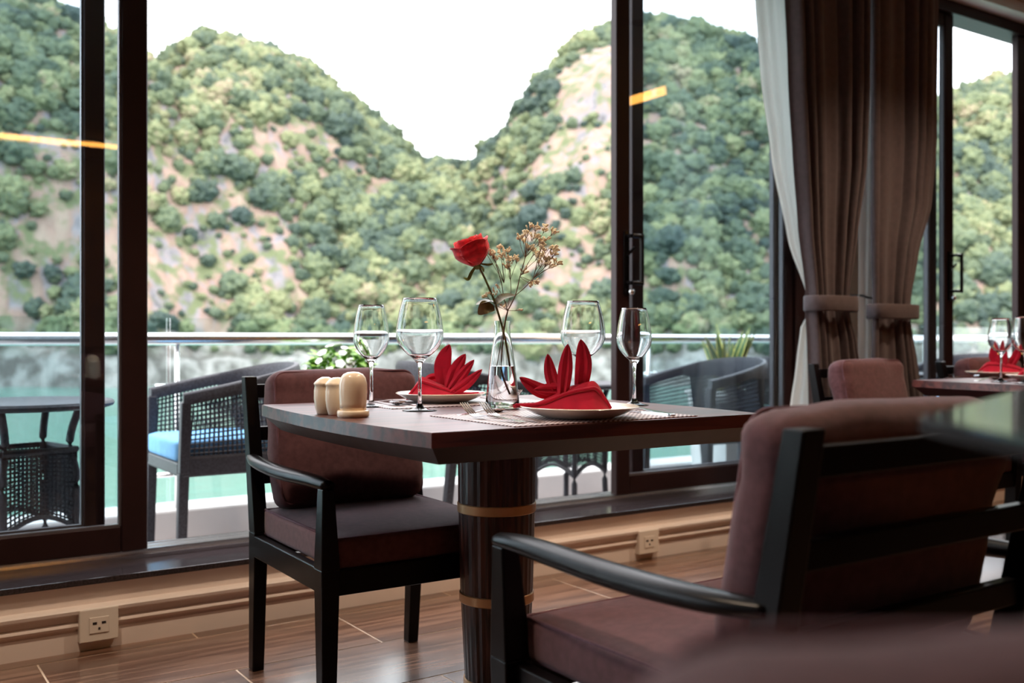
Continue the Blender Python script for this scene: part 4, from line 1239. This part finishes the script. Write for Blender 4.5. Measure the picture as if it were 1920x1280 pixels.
def wicker_chair(label):
    """tub chair facing -x; origin at floor centre"""
    t = empty('wicker_armchair'); tag(t, label, 'chair', 'dark wicker balcony armchairs')
    hw = 0.27
    for sx_, sy_ in ((-1, -1), (-1, 1), (1, -1), (1, 1)):
        bm = NB()
        taper(bm, (sx_*0.235 + (0.035 if sx_ > 0 else 0), sy_*0.245, 0), (sx_*0.225, sy_*0.245, 0.40), (0.036, 0.036), (0.042, 0.042), 0.006)
        if sx_ < 0: taper(bm, (-0.225, sy_*0.255, 0.399), (-0.220, sy_*0.262, 0.69), (0.042, 0.04), (0.04, 0.04), 0.006)
        obj('leg', bm, M_wicker, t)
    bm = NB()
    for y0, y1 in ((-0.272, -0.236), (0.236, 0.272)): box(bm, -0.24, 0.25, y0, y1, 0.385, 0.47, 0.01)
    box(bm, -0.245, -0.21, -0.236, 0.236, 0.385, 0.445, 0.01); box(bm, 0.215, 0.25, -0.236, 0.236, 0.385, 0.47, 0.01)
    box(bm, -0.21, 0.215, -0.236, 0.236, 0.42, 0.44)
    obj('seat_frame', bm, M_wicker, t)
    # top rail: rises from the arm fronts round the back
    def railpt(a):
        # a in 0..1 from near arm front round the back to far arm front
        if a < 0.30: s = a/0.30; return Vector((-0.23 + 0.36*s, -0.262 - 0.018*math.sin(math.pi*s), 0.70 + 0.07*s))
        if a > 0.70: s = (1-a)/0.30; return Vector((-0.23 + 0.36*s, 0.262 + 0.018*math.sin(math.pi*s), 0.70 + 0.07*s))
        s = (a-0.30)/0.40; an = -math.pi/2 + math.pi*s
        return Vector((0.13 + 0.20*math.cos(an), 0.262*math.sin(an), 0.77 + 0.045*math.cos(an)))
    rings = []
    for i in range(41):
        a = i/40; q = railpt(a); d = (railpt(min(1, a+.01)) - railpt(max(0, a-.01))).normalized()
        n_ = Vector((d.y, -d.x, 0)).normalized()
        wd = 0.030; hh = 0.026
        if 0.25 < a < 0.75: hh = 0.026 + 0.03*math.sin(math.pi*(a-.25)/.5)
        rings.append([tuple(q + n_*wd*0.6*cx_ + Vector((0, 0, hh*cz_ - (hh - .026)))) for cx_, cz_ in ((-1, -1), (1, -1), (1, 0.6), (0.5, 1), (-0.5, 1), (-1, 0.6))])
    bm = NB(); sweep_loft(bm, rings); obj('top_rail', bm, M_wicker, t, auto=50)
    # woven side panels and back
    for sgn, a0, a1 in ((-1, 0.02, 0.30), (1, 0.98, 0.70)):
        bm = NB()
        def P(u, v):
            q = railpt(a0 + (a1-a0)*u); lo = Vector((-0.225 + 0.40*u, sgn*0.256, 0.46))
            return lo*(1-v) + (q - Vector((0, 0, 0.02)))*v
        lattice(bm, P, 20, 12, 0.009)
        obj('side_lattice', bm, M_wicker, t)
    bm = NB()
    def PB(u, v):
        q = railpt(0.30 + 0.40*u); an = -math.pi/2 + math.pi*u
        lo = Vector((0.17 + 0.07*math.cos(an), 0.256*math.sin(an), 0.46))
        return lo*(1-v) + (q - Vector((0, 0, 0.02)))*v
    lattice(bm, PB, 44, 16, 0.013)
    obj('back_weave', bm, M_wicker, t)
    bm = NB(); pillow(bm, 0.225, 0.232, 0.045, 0.02, (0, 0, 0.008), 8, Matrix.Translation((-0.025, 0, 0.487)))
    obj('seat_cushion', bm, M_blue, t, smooth=True)
    return t
wc = wicker_chair('dark wicker armchair with blue cushion right of the thick door stile')
wc.location = (1.375, 4.33, 0)
def wchair(x, y, rz, label):
    c = copy_tree(wc); c.location = (x, y, 0); c.rotation_euler = (0, 0, rz); c['label'] = label
wchair(4.02, 4.02, 0.0, 'dark wicker armchair in front of the snake plant behind the glass')
wchair(2.56, 4.20, math.pi, 'dark wicker armchair hidden behind the rose table and left napkin')
wchair(4.77, 3.98, math.pi, 'wicker armchair behind the glass just right of the snake plant')
wchair(6.6, 4.1, 0.0, 'wicker armchair on the balcony beyond the second window')

def wicker_table(x, y, label):
    t = empty('wicker_table', (x, y, 0)); tag(t, label, 'table', 'round wicker balcony tables')
    bm = NB(); lathe(bm, [(0, 0.685), (0.29, 0.685), (0.31, 0.692), (0.315, 0.703), (0.308, 0.712), (0, 0.712)], 48); obj('round_top', bm, M_wicker, t, auto=40)
    for k in range(4):
        a = math.pi/4 + k*math.pi/2 + 0.25
        c_, s_ = math.cos(a), math.sin(a)
        bm = NB(); tube(bm, smooth_pts([(0.20*c_, 0.20*s_, 0), (0.185*c_, 0.185*s_, 0.2), (0.19*c_, 0.19*s_, 0.42), (0.165*c_, 0.165*s_, 0.56), (0.20*c_, 0.20*s_, 0.686)], 5), 0.015, 8); obj('leg', bm, M_wicker, t, smooth=True)
    for k in range(4):
        a0 = math.pi/4 + k*math.pi/2 + 0.25; a1 = a0 + math.pi/2
        A = Vector((0.19*math.cos(a0), 0.19*math.sin(a0), 0)); B = Vector((0.19*math.cos(a1), 0.19*math.sin(a1), 0))
        def P(u, v):
            q = A*(1-u) + B*u
            lo = 0.235 + 0.055*math.sin(math.pi*u)
            return Vector((q.x, q.y, lo*(1-v) + 0.53*v))
        bm = NB(); lattice(bm, P, 18, 16, 0.008)
        tube(bm, [P(j/10, 0) for j in range(11)], 0.010, 6); tube(bm, [P(0, 1), P(1, 1)], 0.012, 6)
        obj('woven_skirt', bm, M_wicker, t)
    return t
wicker_table(0.575, 4.13, 'round dark wicker table seen through the left glass leaf')
wicker_table(3.22, 4.22, 'round dark wicker table half hidden under the rose table edge')
wicker_table(5.95, 4.2, 'round wicker table outside the second window')

# planters
def planter(x, y, s, h, label):
    t = empty('planter', (x, y, 0)); tag(t, label, 'planter', 'pale balcony planters')
    bm = NB()
    rings = []
    for z, k in ((0, 0.82), (0.01, 0.84), (h - 0.03, 1.0), (h - 0.03, 1.06), (h, 1.06), (h, 0.94), (h - 0.05, 0.92)):
        rings.append([(s*k*a, s*k*b_, z) for a, b_ in ((-1, -1), (1, -1), (1, 1), (-1, 1))])
    sweep_loft(bm, rings); obj('pot', bm, M_planter, t)
    bm = NB(); box(bm, -s*0.90, s*0.90, -s*0.90, s*0.90, h - 0.048, h - 0.03); obj('soil', bm, M_soil, t)
FPX, FPY = 2.02, 4.5
planter(FPX, FPY, 0.16, 0.72, 'pale planter holding the white flowers by the railing')
fl = empty('white_flower_plant', (FPX, FPY, 0.69)); tag(fl, 'bushy green plant with white flowers by the railing', 'plant')
rg = random.Random(3)
leafmeshes = []
bm = NB(); leaf_strip(bm, [Vector((0, 0, 0)), Vector((0.02, 0, 0.012)), Vector((0.05, 0, 0.004))], 0.028, Vector((0, 0, 1)), 0.15)
lm = obj('leaf', bm, M_leaf, fl, auto=60); leafmeshes.append(lm.data); COL.objects.unlink(lm); bpy.data.objects.remove(lm)
bm = NB()
for k in range(5):
    a = 2*math.pi*k/5
    leaf_strip(bm, [Vector((0.002*math.cos(a), 0.002*math.sin(a), 0)), Vector((0.012*math.cos(a), 0.012*math.sin(a), 0.004)), Vector((0.022*math.cos(a), 0.022*math.sin(a), 0.003))], 0.020, Vector((0, 0, 1)), 0.1)
bl = obj('blossom', bm, M_petal, fl, auto=60); blm = bl.data; COL.objects.unlink(bl); bpy.data.objects.remove(bl)
bm = NB()
for k in range(14):
    a = rg.uniform(0, 6.28); r = rg.uniform(0.02, 0.13)
    tube(bm, smooth_pts([(0.3*r*math.cos(a), 0.3*r*math.sin(a), -0.02), (0.7*r*math.cos(a), 0.7*r*math.sin(a), 0.09), (r*math.cos(a), r*math.sin(a), rg.uniform(0.12, 0.2))], 3), 0.003, 5)
obj('stems', bm, M_sepal, fl)
for k in range(170):
    a = rg.uniform(0, 6.28); ph = math.acos(rg.uniform(0.0, 1)); R_ = rg.uniform(0.72, 1.0)
    p = Vector((0.16*R_*math.sin(ph)*math.cos(a), 0.16*R_*math.sin(ph)*math.sin(a), 0.05 + 0.155*R_*math.cos(ph)))
    o = bpy.data.objects.new('leaf', leafmeshes[0]); COL.objects.link(o); o.parent = fl; o.location = p
    o.rotation_euler = (rg.uniform(-0.5, 0.5), rg.uniform(-0.7, 0.5), a + rg.uniform(-0.7, 0.7)); o.scale = [rg.uniform(0.8, 1.35)]*3
for k in range(34):
    a = rg.uniform(0, 6.28); ph = math.acos(rg.uniform(0.05, 1))
    p = Vector((0.175*math.sin(ph)*math.cos(a), 0.175*math.sin(ph)*math.sin(a), 0.06 + 0.165*math.cos(ph)))
    o = bpy.data.objects.new('blossom', blm); COL.objects.link(o); o.parent = fl; o.location = p
    o.rotation_euler = Vector((p.x, p.y, p.z - 0.02)).to_track_quat('Z', 'Y').to_euler(); o.scale = [rg.uniform(0.8, 1.2)]*3
SPX, SPY = at_y(1360, 4.5), 4.5
planter(SPX, SPY, 0.17, 0.62, 'pale planter holding the snake plant')
sn = empty('snake_plant', (SPX, SPY, 0.59)); tag(sn, 'snake plant with yellow edged sword leaves behind the balcony chair', 'plant')
for k in range(15):
    a = rg.uniform(0, 6.28); h_ = rg.uniform(0.30, 0.52); ln = rg.uniform(0.04, 0.20)
    r0 = rg.uniform(0.0, 0.07)
    pts = [Vector((r0*math.cos(a), r0*math.sin(a), 0)), Vector(((r0+ln*0.35)*math.cos(a), (r0+ln*0.35)*math.sin(a), h_*0.5)), Vector(((r0+ln)*math.cos(a), (r0+ln)*math.sin(a), h_))]
    up = Vector((math.cos(a+1.2), math.sin(a+1.2), 0.2)).normalized()
    def sword(bm, w_):
        P_ = smooth_pts(pts, 7); n_ = len(P_); rings = []
        for i, q in enumerate(P_):
            s = i/(n_-1); ww = w_*(0.7 + 0.5*math.sin(math.pi*min(1, s*1.1)))*(1 - s**5)*0.5 + 0.001
            d = (P_[min(i+1, n_-1)] - P_[max(i-1, 0)]).normalized(); sd = d.cross(up).normalized(); nn = sd.cross(d)
            rings.append((q, sd, nn, ww))
        return rings
    R_ = sword(None, 0.055)
    bm = NB(); sweep_loft(bm, [[tuple(q - sd*w_*0.72), tuple(q - nn*0.004), tuple(q + sd*w_*0.72), tuple(q + nn*0.003)] for q, sd, nn, w_ in R_])
    lf = obj('sword_leaf', bm, M_snake, sn, auto=60)
    bm = NB()
    for sg in (-1, 1):
        sweep_loft(bm, [[tuple(q + sd*sg*w_*0.70 - nn*0.0005), tuple(q + sd*sg*w_*1.0), tuple(q + sd*sg*w_*0.70 + nn*0.0015)] for q, sd, nn, w_ in R_])
    obj('leaf_margin', bm, M_snakeedge, lf)
# second green plant outside the far window
q = Vector((at_y(1838, 4.42), 4.42, 0))
planter(q.x, min(q.y, 4.5), 0.16, 0.60, 'pale planter outside the second window')
fl2 = copy_tree(fl); fl2.location = (q.x, min(q.y, 4.5), 0.57); fl2['label'] = 'bushy light green plant outside the second window'
